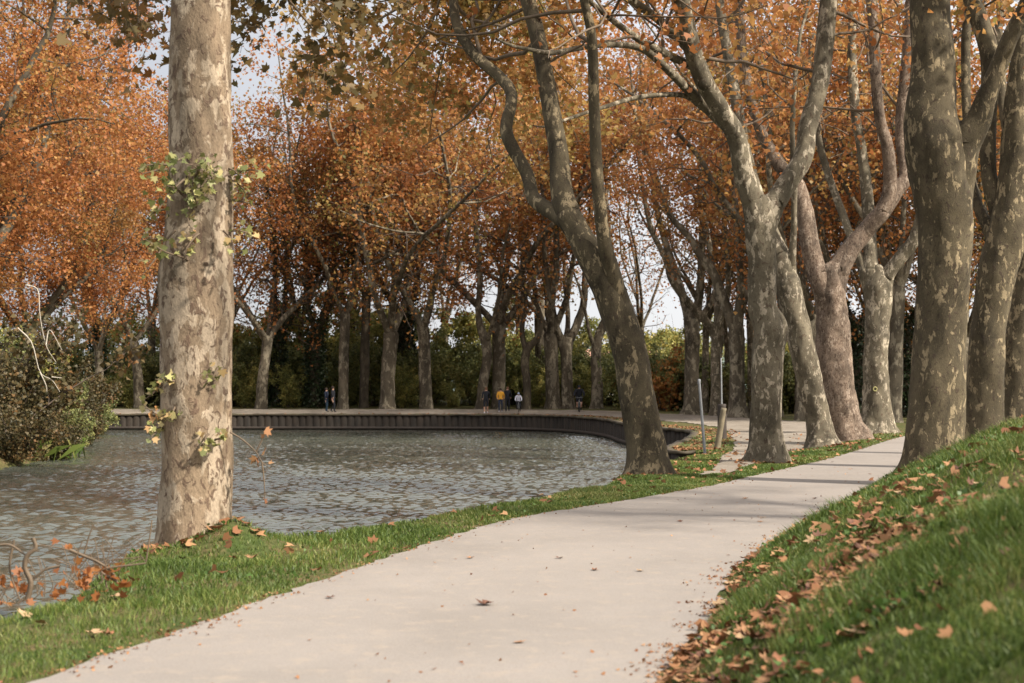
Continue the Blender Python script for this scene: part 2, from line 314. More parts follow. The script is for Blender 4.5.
# ground sheet
def spaced(brk):
    out = []
    for a, b, s in brk:
        n = max(1, int(round((b - a) / s))); out += list(a + (b - a) * np.arange(n) / n)
    return out
xs = np.array([-1500, -900, -500, -300, -180, -120] + spaced([(-90, -36, 3), (-36, -8, .7), (-8, -4.6, .3), (-4.6, 12, .14), (12, 26, .45), (26, 60, 2)]) + [60, 80, 120, 180, 300, 500, 900, 1500])
ys = np.array([-300, -120, -60] + spaced([(-40, 4, 3), (4, 8, .3), (8, 30, .14), (30, 62, .3), (62, 104, .6), (104, 130, 1.5), (130, 200, 6)]) + [200, 260, 350, 500, 800, 1300, 2000])
XX, YY = np.meshgrid(xs, ys); ZZ = ground_z(XX.ravel(), YY.ravel())
nx, ny = len(xs), len(ys); I = (np.arange(ny - 1)[:, None] * nx + np.arange(nx - 1)[None, :]).ravel()
gm = mesh_np('ground', np.stack([XX.ravel(), YY.ravel(), ZZ], 1), np.stack([I, I + 1, I + nx + 1, I + nx], 1), np.full(len(I), 4))
tag(obj('ground', gm, M['ground']), 'grassy ground of the canal banks', None, None, 'structure')

def strip(name, A, B, nlen, nac, zoff, mat, jag=0, label=None):
    def res(C, n):
        C = catmull(C, n * 4); s = np.concatenate([[0], np.cumsum(np.hypot(*np.diff(C, axis=0).T))]); q = np.linspace(0, s[-1], n)
        return np.stack([np.interp(q, s, C[:, 0]), np.interp(q, s, C[:, 1])], 1)
    a, b = res(A, nlen), res(B, nlen)
    if jag:
        k = np.arange(nlen); w = (b - a) / (np.linalg.norm(b - a, axis=1)[:, None] + 1e-6)
        a = a - w * (jag * (np.sin(k * .9) + np.sin(k * 2.3 + 1) + .7 * rng.normal(size=nlen)) / 2)[:, None]
        b = b + w * (jag * (np.sin(k * 1.1 + 2) + np.sin(k * 2.7) + .7 * rng.normal(size=nlen)) / 2)[:, None]
    u = np.linspace(0, 1, nac)
    P = a[:, None] * (1 - u[None, :, None]) + b[:, None] * u[None, :, None]; P = P.reshape(-1, 2)
    z = Gz(P[:, 0], P[:, 1]) + zoff
    I = (np.arange(nlen - 1)[:, None] * nac + np.arange(nac - 1)[None, :]).ravel()
    m = mesh_np(name, np.column_stack([P, z]), np.stack([I, I + 1, I + nac + 1, I + nac], 1), np.full(len(I), 4))
    return tag(obj(name, m, mat), label, None, None, 'structure')
strip('path', LEFT[1:], RIGHT[1:], 620, 12, .014, M['path'], .045, 'pale compacted footpath curving away to the right')
TN = P2([(3.6, 27.6), (4.0, 28.9), (4.9, 33.5), (5.6, 38), (6.5, 43), (7.9, 50.4), (8.9, 59), (9.1, 63.6), (8.7, 71), (7.7, 76.5), (6.6, 84), (4.2, 90.4), (0, 94.4), (-8, 95.6), (-28, 96), (-70, 97)])
TF = P2([(3.7, 27.5), (4.5, 28.9), (5.25, 31.3), (7.2, 38.5), (9.0, 44.8), (11, 50), (13.2, 55.5), (15.5, 66), (14.8, 73), (13.6, 81), (12.2, 91), (8, 98.5), (0, 101.8), (-8, 102.4), (-28, 102.6), (-70, 103.5)])
strip('towpath', TN, TF, 340, 12, .028, M['gravel'], .10, 'gravel towpath around the basin')
# verge strip on top of the retaining wall
WP = catmull(WALL, 260); tg = np.gradient(WP, axis=0); tg /= np.linalg.norm(tg, axis=1)[:, None]; nr = np.stack([tg[:, 1], -tg[:, 0]], 1)   # landward
def offs(d): return WP + nr * d
for k in range(1):
    U = [.02, .5, 1.0, 1.5, 1.9]; rows = [offs(u) for u in U]; rows[0] = offs(.02)
    P = np.stack(rows, 1).reshape(-1, 2); z = Gz(P[:, 0], P[:, 1]) + .012
    nac = len(U); I = (np.arange(len(WP) - 1)[:, None] * nac + np.arange(nac - 1)[None, :]).ravel()
    m = mesh_np('verge', np.column_stack([P, z]), np.stack([I, I + 1, I + nac + 1, I + nac], 1), np.full(len(I), 4))
    tag(obj('verge', m, M['verge']), 'leaf strewn verge between towpath and retaining wall', None, None, 'structure')
# water
WZ = -1.0
wxs = np.array([-34.] + spaced([(-31.5, 8, .075)]) + [9.]); wys = np.array([-25., -5, 8] + spaced([(15, 45, .065), (45, 95.8, .10)]) + [96.])
WXX, WYY = np.meshgrid(wxs, wys); WZZ = np.zeros_like(WXX); rw_ = np.random.default_rng(55)
for _ in range(60):                                  # wind ripples: many crossing wave trains
    lam = rw_.uniform(.20, .52); k_ = 2 * math.pi / lam; an = rw_.normal(math.radians(80), .7); WZZ += .30 / k_ / math.sqrt(60 / 2) * 1.0 * np.sin(k_ * (WXX * math.cos(an) + WYY * math.sin(an)) + rw_.uniform(0, 6.28))
gust = .35 + .65 * (.5 + .5 * np.sin(.13 * WXX + .21 * WYY + 2 * np.sin(.07 * WXX - .05 * WYY))); near_wall = np.clip((92 - WYY) / 14, .1, 1); WZZ *= (.7 + .6 * gust) * near_wall
WZZ[[0, 1, 2, -1], :] = 0; WZZ[:, [0, -1]] = 0
nx, ny = len(wxs), len(wys); I = (np.arange(ny - 1)[:, None] * nx + np.arange(nx - 1)[None, :]).ravel()
wm = mesh_np('water', np.stack([WXX.ravel(), WYY.ravel(), WZZ.ravel() + WZ], 1), np.stack([I, I + 1, I + nx + 1, I + nx], 1), np.full(len(I), 4)); tag(obj('water', wm, M['water']), 'rippled grey green water of the canal basin', None, None, 'structure')
# piled retaining wall
s = np.concatenate([[0], np.cumsum(np.hypot(*np.diff(WP, axis=0).T))]); tot = s[-1]; pitch = .46; npl = int(tot / pitch)
k = 8; q = np.linspace(0, tot, npl * k + 1); WX = np.stack([np.interp(q, s, WP[:, 0]), np.interp(q, s, WP[:, 1])], 1)
NR = np.stack([np.interp(q, s, nr[:, 0]), np.interp(q, s, nr[:, 1])], 1)
prof = -.10 * np.abs(np.sin(math.pi * np.arange(len(q)) / k)) ** .6
jit = np.repeat(rng.normal(0, .025, npl + 1), k)[:len(q)]
top = Gz(WX[:, 0], WX[:, 1]) - .02 + jit * .6
O = WX + NR * (prof + jit * .5)[:, None]
V = np.vstack([np.column_stack([O, np.full(len(q), WZ - 1.2)]), np.column_stack([O, top]), np.column_stack([WX + NR * .12, top]), np.column_stack([WX + NR * .12, np.full(len(q), WZ - 1.2)])])
n = len(q); i = np.arange(n - 1); Q = np.vstack([np.stack([i + a * n, i + 1 + a * n, i + 1 + (a + 1) * n, i + (a + 1) * n], 1) for a in range(3)])
wall = thing('retaining_wall', 'dark vertical piling wall lining the far edge of the basin and its inlet', 'wall', (WALL[9][0], WALL[9][1], WZ))
off = np.array([WALL[9][0], WALL[9][1], WZ])
obj('piling', mesh_np('piling', V - off, Q, np.full(len(Q), 4)), M['piling'], wall)
cz = Gz(WP[:, 0], WP[:, 1]); n = len(WP); a = offs(-.13); b = offs(.16)
V = np.vstack([np.column_stack([a, cz - .07]), np.column_stack([a, cz + .035]), np.column_stack([b, cz + .035]), np.column_stack([b, cz - .07])]); i = np.arange(n - 1)
Q = np.vstack([np.stack([i + c0 * n, i + 1 + c0 * n, i + 1 + c1 * n, i + c1 * n], 1) for c0, c1 in ((0, 1), (1, 2), (2, 3), (3, 0))])
obj('capping', mesh_np('capping', V - off, Q, np.full(len(Q), 4), False), M['cap'], wall)
zb = WZ + .12                                      # timber waling just over the water
a = offs(-.2); b = offs(-.06); V = np.vstack([np.column_stack([a, np.full(n, zb - .09)]), np.column_stack([a, np.full(n, zb + .09)]), np.column_stack([b, np.full(n, zb + .09)]), np.column_stack([b, np.full(n, zb - .09)])])
obj('waling', mesh_np('waling', V - off, Q, np.full(len(Q), 4), False), M['wood_dark'], wall)

# ------------------------------------------------------------------ leaves
def leaf_shape(kind):
    if kind == 'kite': pts = [(0, 0), (.5, .45), (.05, 1), (-.5, .5)]
    elif kind == 'tri': pts = [(0, 0), (.42, .18), (.52, .62), (.16, .58), (0, 1), (-.2, .6), (-.5, .58), (-.4, .15)]
    else: pts = [(0, 0), (.30, -.04), (.56, .16), (.36, .30), (.60, .62), (.24, .56), (.0, 1), (-.22, .58), (-.58, .66), (-.36, .32), (-.54, .14), (-.28, -.03)]
    P = np.array([(x, y, 0) for x, y in pts], float); P[:, 1] -= .4
    P[:, 2] = .35 * P[:, 0] ** 2 * 2 - .25 * (P[:, 1]) ** 2
    return P
def leaves_mesh(name, C, size, kind, off=(0, 0, 0), droop=.5, seed=0, flat=False):
    r = np.random.default_rng(seed); S = leaf_shape(kind); n = len(C); C = np.asarray(C) - np.asarray(off)
    nrm = r.normal(size=(n, 3)); nrm[:, 2] = np.abs(nrm[:, 2]) * (.9 if not flat else 4) + .15; nrm /= np.linalg.norm(nrm, axis=1)[:, None]
    t_ = r.normal(size=(n, 3)); t_[:, 2] -= droop; t_ -= nrm * (t_ * nrm).sum(1)[:, None]; t_ /= np.linalg.norm(t_, axis=1)[:, None]
    b = np.cross(nrm, t_); sz = size * r.uniform(.65, 1.25, n) if np.isscalar(size) else size
    V = C[:, None] + sz[:, None, None] * (S[None, :, 0, None] * b[:, None] + S[None, :, 1, None] * t_[:, None] + S[None, :, 2, None] * nrm[:, None])
    k = len(S); return mesh_np(name, V.reshape(-1, 3), np.arange(n * k), np.full(n, k), False)

# ------------------------------------------------------------------ branching
def wander(p, d, L, n, r, up=0., wob=.25):
    d = np.array(d, float); d /= np.linalg.norm(d); P = [np.array(p, float)]
    for i in range(n):
        d = d + r.normal(size=3) * wob + np.array([0, 0, up]); d /= np.linalg.norm(d); P.append(P[-1] + d * L / n)
    return np.array(P)
def ramify(acc, limbs, r, zmin, step=.8, l2=(2., 4.5), ntw=6, tw=(.7, 1.5), lpt=14, spread=.28, up=.05, bias=None, dens=None, rad=.3, keep=None):
    """side branches and twigs on limbs; returns leaf centres"""
    C = []
    for P, Rr in limbs:
        s = np.concatenate([[0], np.cumsum(np.linalg.norm(np.diff(P, axis=0), axis=1))]); x = r.uniform(.2, step)
        while x < s[-1]:
            q = np.array([np.interp(x, s, P[:, i]) for i in range(3)]); rr = np.interp(x, s, Rr); i = min(np.searchsorted(s, x), len(P) - 1); T = P[i] - P[i - 1]; T /= np.linalg.norm(T) + 1e-9
            x += step * r.uniform(.6, 1.5)
            if q[2] < zmin: continue
            d = r.normal(size=3); d -= T * np.dot(d, T); d /= np.linalg.norm(d); d = d + T * r.uniform(.1, .8)
            if bias is not None: d = d + np.array(bias)
            L = r.uniform(*l2); B = wander(q, d, L, 7, r, up, .2); rb = min(rr * .5, .012 * L + .006) * np.linspace(1, rad, 8)
            tube(acc, B, rb, 5)
            for _ in range(ntw):
                u = r.uniform(.25, 1) * 7; j = int(min(u, 6)); b0 = B[j] + (B[j + 1] - B[j]) * (u - j)
                dd = (B[j + 1] - B[j]); dd = dd / np.linalg.norm(dd) + r.normal(size=3) * .75
                Tw = wander(b0, dd, r.uniform(*tw), 4, r, -.06, .3)
                if keep is not None and not keep(Tw[-1]): continue
                tube(acc, Tw, np.linspace(max(.006, rb[j] * .4), .003, 5), 3)
                nl = max(1, int(lpt * r.uniform(.5, 1.4))); uu = r.uniform(.15, 1.05, nl) * 4; jj = np.minimum(uu.astype(int), 3)
                C.append(Tw[jj] + (Tw[jj + 1] - Tw[jj]) * (uu - jj)[:, None] + r.normal(size=(nl, 3)) * spread)
    return np.concatenate(C) if C else np.zeros((0, 3))

def trace(pts, Y0, dY=0., n=None, ext=0., r=None, extr=.35, seg_up=.35):
    """traced pixels (x, y, width) at depth Y0, drifting by dY; extended upwards by ext metres"""
    k = len(pts); P = []
    for i, (px, py, w) in enumerate(pts):
        Y = Y0 + dY * i / max(1, k - 1); p_ = W(px, py, Y); P.append([*p_, w * Y / F / 2])
    P = np.array(P, float)
    Q = catmull(P, n or max(10, k * 7)) if k > 2 else np.linspace(P[0], P[-1], n or 12)
    if ext:
        d = Q[-1, :3] - Q[-4, :3]; d /= np.linalg.norm(d); m_ = int(ext / .5) + 2
        E = wander(Q[-1, :3], d + np.array([0, .15 * np.sign(dY), 0]), ext, m_, r, seg_up * .2, .09)[1:]
        E = np.column_stack([E, Q[-1, 3] * np.linspace(1, extr, m_)]); Q = np.vstack([Q, E])
    return Q[:, :3], Q[:, 3]

def weld(Q, q, parents):
    """let a limb grow out of the wood of its parent instead of being stuck on"""
    best = None
    for PP, RR in parents:
        d = np.linalg.norm(PP - Q[0], axis=1); i = int(d.argmin())
        if best is None or d[i] < best[0]: best = (d[i], PP, RR, i)
    _, PP, RR, i = best; rT = RR[i]; s_ = np.concatenate([[0], np.cumsum(np.linalg.norm(np.diff(PP, axis=0), axis=1))])
    back = max(0, s_[i] - rT * 2.4); p0 = np.array([np.interp(back, s_, PP[:, k]) for k in range(3)]); back2 = max(0, s_[i] - rT * 3.4); p00 = np.array([np.interp(back2, s_, PP[:, k]) for k in range(3)])
    r0 = min(np.interp(back, s_, RR) * .86, q[0] * 1.9)
    L_ = rT * 3.0; sq = np.concatenate([[0], np.cumsum(np.linalg.norm(np.diff(Q, axis=0), axis=1))]); keep_ = sq > rT * .5
    Q2 = np.vstack([p00, p0, Q[keep_]]); q2 = np.concatenate([[r0 * .9, r0], q[keep_] + (r0 - q[0]) * .75 * np.exp(-sq[keep_] / (rT * 1.1))])
    k = 5; head = catmull(np.column_stack([Q2[:4], q2[:4]]), 22)
    return np.vstack([head[:, :3], Q2[4:]]), np.concatenate([head[:, 3], q2[4:]])

def hero(name, label, Y, trunk, limbs, mat, seed, leaf='leaf_orange', kind='tri', lsize=.17, zmin=7., step=.8, l2=(2, 4.5), ntw=6, lpt=12, lump=.09, ext=7, bias=None, keep=None, crown=True, trunk_ext=0, flare=1.25, group='plane trees lining the curving path', extra=None, tpos=True):
    r = np.random.default_rng(seed)
    P, Rr = trace(trunk, Y, 0, ext=trunk_ext, r=r, n=len(trunk) * 9)
    s_ = np.concatenate([[0], np.cumsum(np.linalg.norm(np.diff(P, axis=0), axis=1))]); Rr = Rr * (1 + (flare - 1) * np.exp(-s_ / .35))
    base = np.array([P[0][0], P[0][1], float(ground_z(P[0][0], P[0][1])[0]) - .05])
    d0 = P[1] - P[0]; d0[2] = abs(d0[2]); foot = P[0].copy(); foot[2] = min(foot[2], base[2]) - .35
    P = np.vstack([foot, P]); Rr = np.concatenate([[Rr[0] * 1.12], Rr])
    root = thing(name, label, 'tree', tuple(base), group)
    dE = P[-1] - P[-2]; dE /= np.linalg.norm(dE); Rr[-9:] = Rr[-9:] * np.linspace(1, .60, 9); rE = Rr[-1]; P = np.vstack([P, P[-1] + dE * rE * .4, P[-1] + dE * rE * .75, P[-1] + dE * rE * .95]); Rr = np.concatenate([Rr, [rE * .9, rE * .6, rE * .08]])
    a = Acc(); tube(a, P, Rr, 40, lump, seed); Vb = a.v[0]; hz_ = Vb[:, 2] - base[2]; an_ = np.arctan2(Vb[:, 1] - base[1], Vb[:, 0] - base[0]); fl_ = (.30 if name and seed != 3 else .05) * np.exp(-np.clip(hz_, 0, 9) / .28) * (.35 + .65 * np.sin(an_ * 5 + seed) * np.sin(an_ * 2 + seed * 2)); Vb[:, :2] += (Vb[:, :2] - base[:2]) * fl_[:, None]; obj('trunk', a.mesh('trunk', base), mat, root)
    P = P[:-3]; Rr = Rr[:-3]
    LL = [(P, Rr)] if trunk_ext or tpos else []
    for lt_ in limbs:
        pts, dY = lt_[0], lt_[1]; e = lt_[2] if len(lt_) > 2 else ext
        Q, q = trace(pts, Y, dY, ext=e, r=r); Q, q = weld(Q, q, LL if len(LL) else [(P, Rr)]); a = Acc(); tube(a, Q, q, 20, lump * .8, seed + len(LL)); obj('limb', a.mesh('limb', base), mat, root); LL.append((Q, q))
        if e > 3:                                    # a fork further up
            for _ in range(2):
                i = int(len(Q) * r.uniform(.72, .9)); d = r.normal(size=3) * .6; d[2] = .9
                B = wander(Q[i], d, r.uniform(4, 6), 9, r, .03, .12); rb = q[i] * np.linspace(.7, .22, 10); LL.append((B, rb)); tube(a, B, rb, 9)
    if crown:
        a = Acc(); C = ramify(a, LL, r, zmin, step, l2, ntw, lpt=lpt, bias=bias, keep=keep)
        if extra is not None:
            for E in extra:                          # explicit drooping boughs: start point, end point
                e0, e1 = np.array(E[0]), np.array(E[1]); Bq = np.linspace(e0, e1, 9) + r.normal(size=(9, 3)) * .12; Bq[0] = e0; Bq[:, 2] += np.sin(np.linspace(0, math.pi, 9)) * E[2]
                rb = np.linspace(.038, .014, 9); tube(a, Bq, rb, 6); C2 = ramify(a, [(Bq, rb)], r, -9, .35, (.7, 1.8), 5, (.4, .9), int(lpt * (1.7 if lsize < .15 else 1)), .2, -.02); C = np.vstack([C, C2])
        obj('branches', a.mesh('branches', base), M['twig'] , root)
        if len(C): obj('crown', leaves_mesh('crown', C, lsize, kind, base, seed=seed), M[leaf], root)
    return root, base

inview = None
# T1, left foreground
def keep1(p): # the boughs over the water and path stay above the frame except at top left
    x = p[0] / p[1] * F + 512; y = HZ - (p[2] - CAMZ) / p[1] * F
    return p[2] > 6.3 and (y < 0 or (x < 335 and y < 115 and not 90 > x) )
t1, b1 = hero('plane_tree', 'big pale trunk at left foreground with yellow green shoots, grass mound at its foot', 15.2,
     [(195, 556, 77), (195, 520, 74), (196, 440, 71), (197, 350, 70), (197, 290, 73), (199, 240, 66), (200, 150, 62), (200, 60, 61), (202, 0, 59), (206, -200, 52), (214, -420, 42)],
     [([(214, -410, 34), (250, -520, 26), (330, -650, 20), (420, -760, 14)], -2.0, 3), ([(206, -260, 26), (150, -380, 22), (60, -470, 18), (-40, -560, 14)], 2.5, 3), ([(212, -400, 36), (205, -560, 28), (190, -700, 22), (180, -860, 15)], 1.0, 3)],
     M['bark_pale'], 3, 'leaf_olive', 'palm', .125, 7.2, .55, (1.6, 3.2), 6, 9, .045, 3, flare=1.05, keep=lambda p: not (p[2] < 7.4 + .0 * p[0]), group=None,
     extra=[((-3.6, 15.4, 8.2), (-4.5, 17.2, 6.05), .5), ((-3.6, 15.4, 8.8), (-5.0, 18.5, 6.9), .6), ((-3.5, 15.4, 8.4), (-2.75, 18.2, 6.25), .5), ((-3.5, 15.4, 8.8), (-2.2, 19.2, 6.75), .5), ((-3.5, 15.4, 8.4), (-3.3, 20.5, 7.0), .5)])

def keep_top(p): return p[2] > 5.2 and (p[1] > 33.5 or p[2] > 11.5)
t2, b2 = hero('plane_tree', 'plane tree at the water edge leaning left, with three long sinuous limbs', 28.0,
     [(648, 482, 44), (646, 450, 38), (638, 400, 35), (629, 350, 34), (616, 310, 34), (604, 280, 33), (588, 250, 29), (570, 220, 26)],
     [([(574, 228, 26), (562, 195, 23), (558, 150, 20), (548, 90, 18), (538, 40, 16), (528, 0, 15)], 1.5), ([(618, 305, 20), (612, 272, 16), (604, 239, 14), (597, 174, 12), (594, 100, 11), (592, 40, 10), (584, 0, 9)], -1.5, 5),
      ([(572, 224, 18), (554, 213, 16), (534, 199, 14), (527, 174, 13), (507, 134, 13), (511, 105, 12), (510, 90, 12), (500, 77, 12), (475, 55, 11), (457, 25, 10), (453, -5, 9)], 3.5, 5)],
     M['bark_olive'], 12, 'leaf_gold', 'tri', .15, 8.0, .5, (2, 4.6), 7, 17, .06, 6, bias=(-.35, .15, -.1), keep=keep_top,
     extra=[((-.6, 34.5, 12.2), (-3.8, 37, 9.8), .8), ((-.5, 34.5, 12.2), (-2.4, 39, 8.6), .8), ((-.5, 35, 12.0), (-.6, 41, 8.2), .8), ((-.5, 35, 12.2), (1.8, 42, 9.0), .8), ((-.5, 35, 12.4), (-5.4, 39, 11.0), .8), ((-.5, 35, 12.4), (-3.4, 43, 10.2), .8), ((0, 35, 12.4), (.8, 45, 10.6), .8)])
t3, b3 = hero('plane_tree', 'tall forked plane tree by the dirt spur, knot bulging on its right side', 33.0,
     [(768, 466, 40), (767, 440, 33), (766, 400, 31), (768, 350, 33), (770, 328, 34), (763, 305, 28), (762, 260, 27), (760, 230, 30), (763, 205, 36)],
     [([(756, 214, 24), (744, 175, 20), (736, 136, 19), (720, 108, 18), (706, 86, 18), (695, 58, 18), (687, 30, 18), (682, 0, 17)], -1.5), ([(768, 212, 24), (782, 190, 21), (803, 158, 20), (808, 127, 19), (819, 86, 18), (825, 40, 18), (829, 0, 17)], 1.2),
      ([(692, 52, 10), (666, 26, 9), (640, 6, 8), (610, -12, 7)], -2, 3), ([(698, 72, 8), (689, 65, 8), (666, 54, 8), (640, 40, 7), (615, 22, 6), (594, 5, 5)], -3, 2.5), ([(712, 112, 9), (688, 90, 9), (666, 68, 8), (640, 48, 7), (600, 45, 6), (560, 52, 5)], -4, 2), ([(700, 104, 6), (680, 95, 5), (640, 97, 5), (604, 107, 4), (559, 122, 3)], -3, 1.0)],
     M['bark_grey'], 21, 'leaf_orange', 'tri', .17, 9.2, .7, (2, 4.5), 6, 9, .07, 7, keep=lambda p: p[2] > 7.0)
t4, b4 = hero('plane_tree', 'slender plane tree leaning left between the forked tree and the thick brown one', 44.7,
     [(822, 447, 30), (819, 425, 24), (813, 395, 24), (805, 362, 25), (796, 320, 26), (789, 290, 26), (784, 264, 24)],
     [([(785, 268, 22), (772, 238, 18), (755, 190, 14), (744, 145, 12), (736, 100, 11), (729, 60, 10), (722, 20, 10), (718, -10, 9)], 1.5), ([(790, 275, 8), (793, 245, 7), (794, 210, 6), (794, 180, 6), (792, 130, 5)], -.8, 5)],
     M['bark_grey'], 31, 'leaf_orange', 'tri', .18, 10, .8, (2, 4.5), 6, 9, .08, 6)
t5, b5 = hero('plane_tree', 'thick plane tree with rough reddish brown bark, two limbs sweeping up right', 49.3,
     [(848, 440, 40), (842, 420, 36), (837, 385, 36), (833, 340, 33), (831, 305, 30), (829, 272, 34)],
     [([(832, 282, 26), (846, 256, 20), (864, 232, 18), (882, 212, 17), (896, 192, 15), (906, 176, 14), (902, 150, 11), (901, 119, 11), (906, 60, 10), (908, 26, 9), (910, 0, 9)], 1.2), ([(876, 222, 15), (888, 198, 14), (890, 176, 13), (887, 146, 12), (880, 119, 11), (876, 80, 11), (874, 40, 10), (871, 0, 9)], -.6),
      ([(824, 285, 26), (813, 260, 20), (805, 216, 18), (797, 186, 16), (780, 166, 13), (764, 138, 11), (752, 105, 10), (743, 60, 9), (740, 20, 9)], 1.4)],
     M['bark_brown'], 41, 'leaf_orange', 'tri', .18, 10, .8, (2, 4.5), 6, 9, .09, 6)
t6, b6 = hero('plane_tree', 'pale straight plane tree marked with a yellow circle, where the grass strip ends', 55.0,
     [(877, 435, 36), (876, 410, 28), (876, 370, 25), (877, 320, 25), (878, 290, 28), (876, 272, 30)],
     [([(872, 285, 16), (870, 250, 13), (868, 206, 12), (861, 146, 10), (856, 119, 10), (852, 60, 9), (852, 26, 8), (850, 0, 8)], 1.0), ([(880, 285, 16), (892, 268, 13), (905, 252, 13), (916, 235, 12), (924, 200, 10), (926, 160, 9)], -1.0, 5), ([(868, 280, 11), (852, 240, 8), (842, 212, 8), (832, 186, 7), (820, 146, 7), (812, 100, 6)], 2, 5)],
     M['bark_grey'], 51, 'leaf_gold', 'tri', .18, 11, .8, (2, 4.5), 6, 9, .08, 6)
t7, b7 = hero('plane_tree', 'massive plane trunk at right foreground, swollen below its right limb, beside the path', 25.0,
     [(930, 494, 66), (933, 460, 58), (936, 400, 55), (940, 340, 50), (944, 280, 50), (944, 225, 54), (941, 185, 60), (936, 150, 62), (932, 115, 52), (933, 65, 42), (929, 10, 38), (926, -60, 36), (920, -150, 30)],
     [([(952, 165, 34), (964, 142, 30), (977, 122, 24), (985, 100, 19), (999, 66, 17), (1011, 36, 16), (1026, 5, 15), (1045, -40, 14)], -.8, 5), ([(924, -130, 22), (905, -190, 18), (880, -260, 15)], 1, 5)],
     M['bark_olive'], 61, 'leaf_olive', 'tri', .17, 9.8, .7, (1.6, 3.2), 5, 10, .055, 4, keep=lambda p: p[2] > 9.6)
t8, b8 = hero('plane_tree', 'olive and cream plane tree just right of the massive trunk, splitting into several limbs', 30.0,
     [(984, 450, 44), (984, 425, 38), (985, 390, 36), (986, 350, 36), (991, 310, 35), (998, 272, 38), (1006, 240, 38), (1012, 200, 33), (1016, 150, 29), (1018, 100, 26), (1024, 50, 24), (1030, -10, 22)],
     [([(1000, 262, 15), (990, 232, 12), (978, 206, 10), (971, 176, 9), (969, 140, 9), (966, 100, 9), (966, 40, 9), (970, 0, 8)], 2.0, 4), ([(1006, 240, 18), (996, 205, 15), (989, 176, 15), (988, 120, 16), (990, 60, 18), (980, 22, 18), (968, -10, 16)], 1.0, 5)],
     M['bark_olive'], 71, 'leaf_gold', 'tri', .17, 10, .8, (2, 4), 6, 11, .06, 5, keep=lambda p: p[2] > 10.3)
t9, b9 = hero('plane_tree', 'plane trunk cut off by the right edge of the photo, on the grassy bank', 36.0,
     [(1014, 436, 32), (1016, 400, 28), (1018, 350, 28), (1026, 290, 27), (1036, 220, 25), (1050, 130, 22), (1060, 40, 18)], [([(1034, 230, 14), (1020, 170, 12), (1005, 120, 10), (1000, 60, 9)], 2, 5)],
     M['bark_olive'], 81, 'leaf_gold', 'tri', .17, 10, .8, (2, 4), 6, 11, .06, 6)
# yellow waymark ring on the pale tree
def paint_spot(px, py, Y, r, root, base):
    c = W(px, py, Y); a = Acc(); th = np.linspace(0, 2 * math.pi, 15); P = np.array([[c[0] + r * math.cos(x), c[1] - .012 - 0 * x, c[2] + r * 1.1 * math.sin(x)] for x in th]); tube(a, P, np.full(15, r * .32), 5)
    obj('painted_mark', a.mesh('painted_mark', base), simple('faded_yellow_paint', (.36, .33, .14)), root, 'faded yellow painted ring')
paint_spot(875, 389, 55 - .50, .07, t6, b6)

# shoots on T1
def shoots(root, base, spec, leafn, size, seed):
    r = np.random.default_rng(seed)
    for i, (px, py, Y, dx, dy, dz, L) in enumerate(spec):
        a = Acc(); C = []; P = wander(W(px, py, Y), (dx, dy, dz), L, 7, r, -.05, .16); tube(a, P, np.linspace(.014, .004, 8), 5)
        for u in r.uniform(.25, 1, leafn): j = min(int(u * 7), 6); C.append(P[j] + r.normal(size=3) * (.05, .05, .05))
        q = obj('shoot', a.mesh('shoot', base), M['twig'], root); obj('leaves', leaves_mesh('leaves', np.array(C), size, 'palm', base, 1.2, seed + i), M['leaf_shoot'], q)
sp = []
rs = np.random.default_rng(8)
for _ in range(14): sp.append((rs.uniform(172, 226), rs.uniform(150, 262), 14.86, rs.uniform(-.7, .8), -.5, rs.uniform(-.9, .7), rs.uniform(.3, .65)))
for _ in range(5): sp.append((229, rs.uniform(150, 235), 15.1, .8, -.3, rs.uniform(-.6, .6), rs.uniform(.2, .45)))
for _ in range(4): sp.append((168, rs.uniform(150, 245), 15.0, -.8, -.35, rs.uniform(-.6, .7), rs.uniform(.18, .35)))
for _ in range(4): sp.append((164, rs.uniform(370, 440), 15.0, -.4, -.5, rs.uniform(-.8, .6), rs.uniform(.15, .38)))
for _ in range(5): sp.append((rs.uniform(170, 225), rs.uniform(290, 500), 14.85, rs.uniform(-.4, .4), -.6, rs.uniform(-.6, .4), .22))
shoots(t1, b1, sp, 13, .075, 9)
a = Acc(); r0 = np.random.default_rng(4)
for pts in ([(230, 432), (243, 440), (256, 452), (262, 462), (272, 470)], [(256, 452), (262, 440), (266, 432)], [(262, 462), (264, 480), (265, 500)]):
    P = catmull(np.array([W(x, y, 14.9) for x, y in pts]), 12); tube(a, P, np.linspace(.010, .004, 12), 4)
obj('hanging_twig', a.mesh('hanging_twig', b1), M['twig'], t1)
obj('twig_leaves', leaves_mesh('twig_leaves', np.array([W(x, y, 14.9) for x, y in ((268, 432), (264, 435), (265, 451), (257, 462), (271, 463), (254, 460), (265, 501))]), .085, 'palm', b1, .6, 3), M['leaf_dry'], t1)

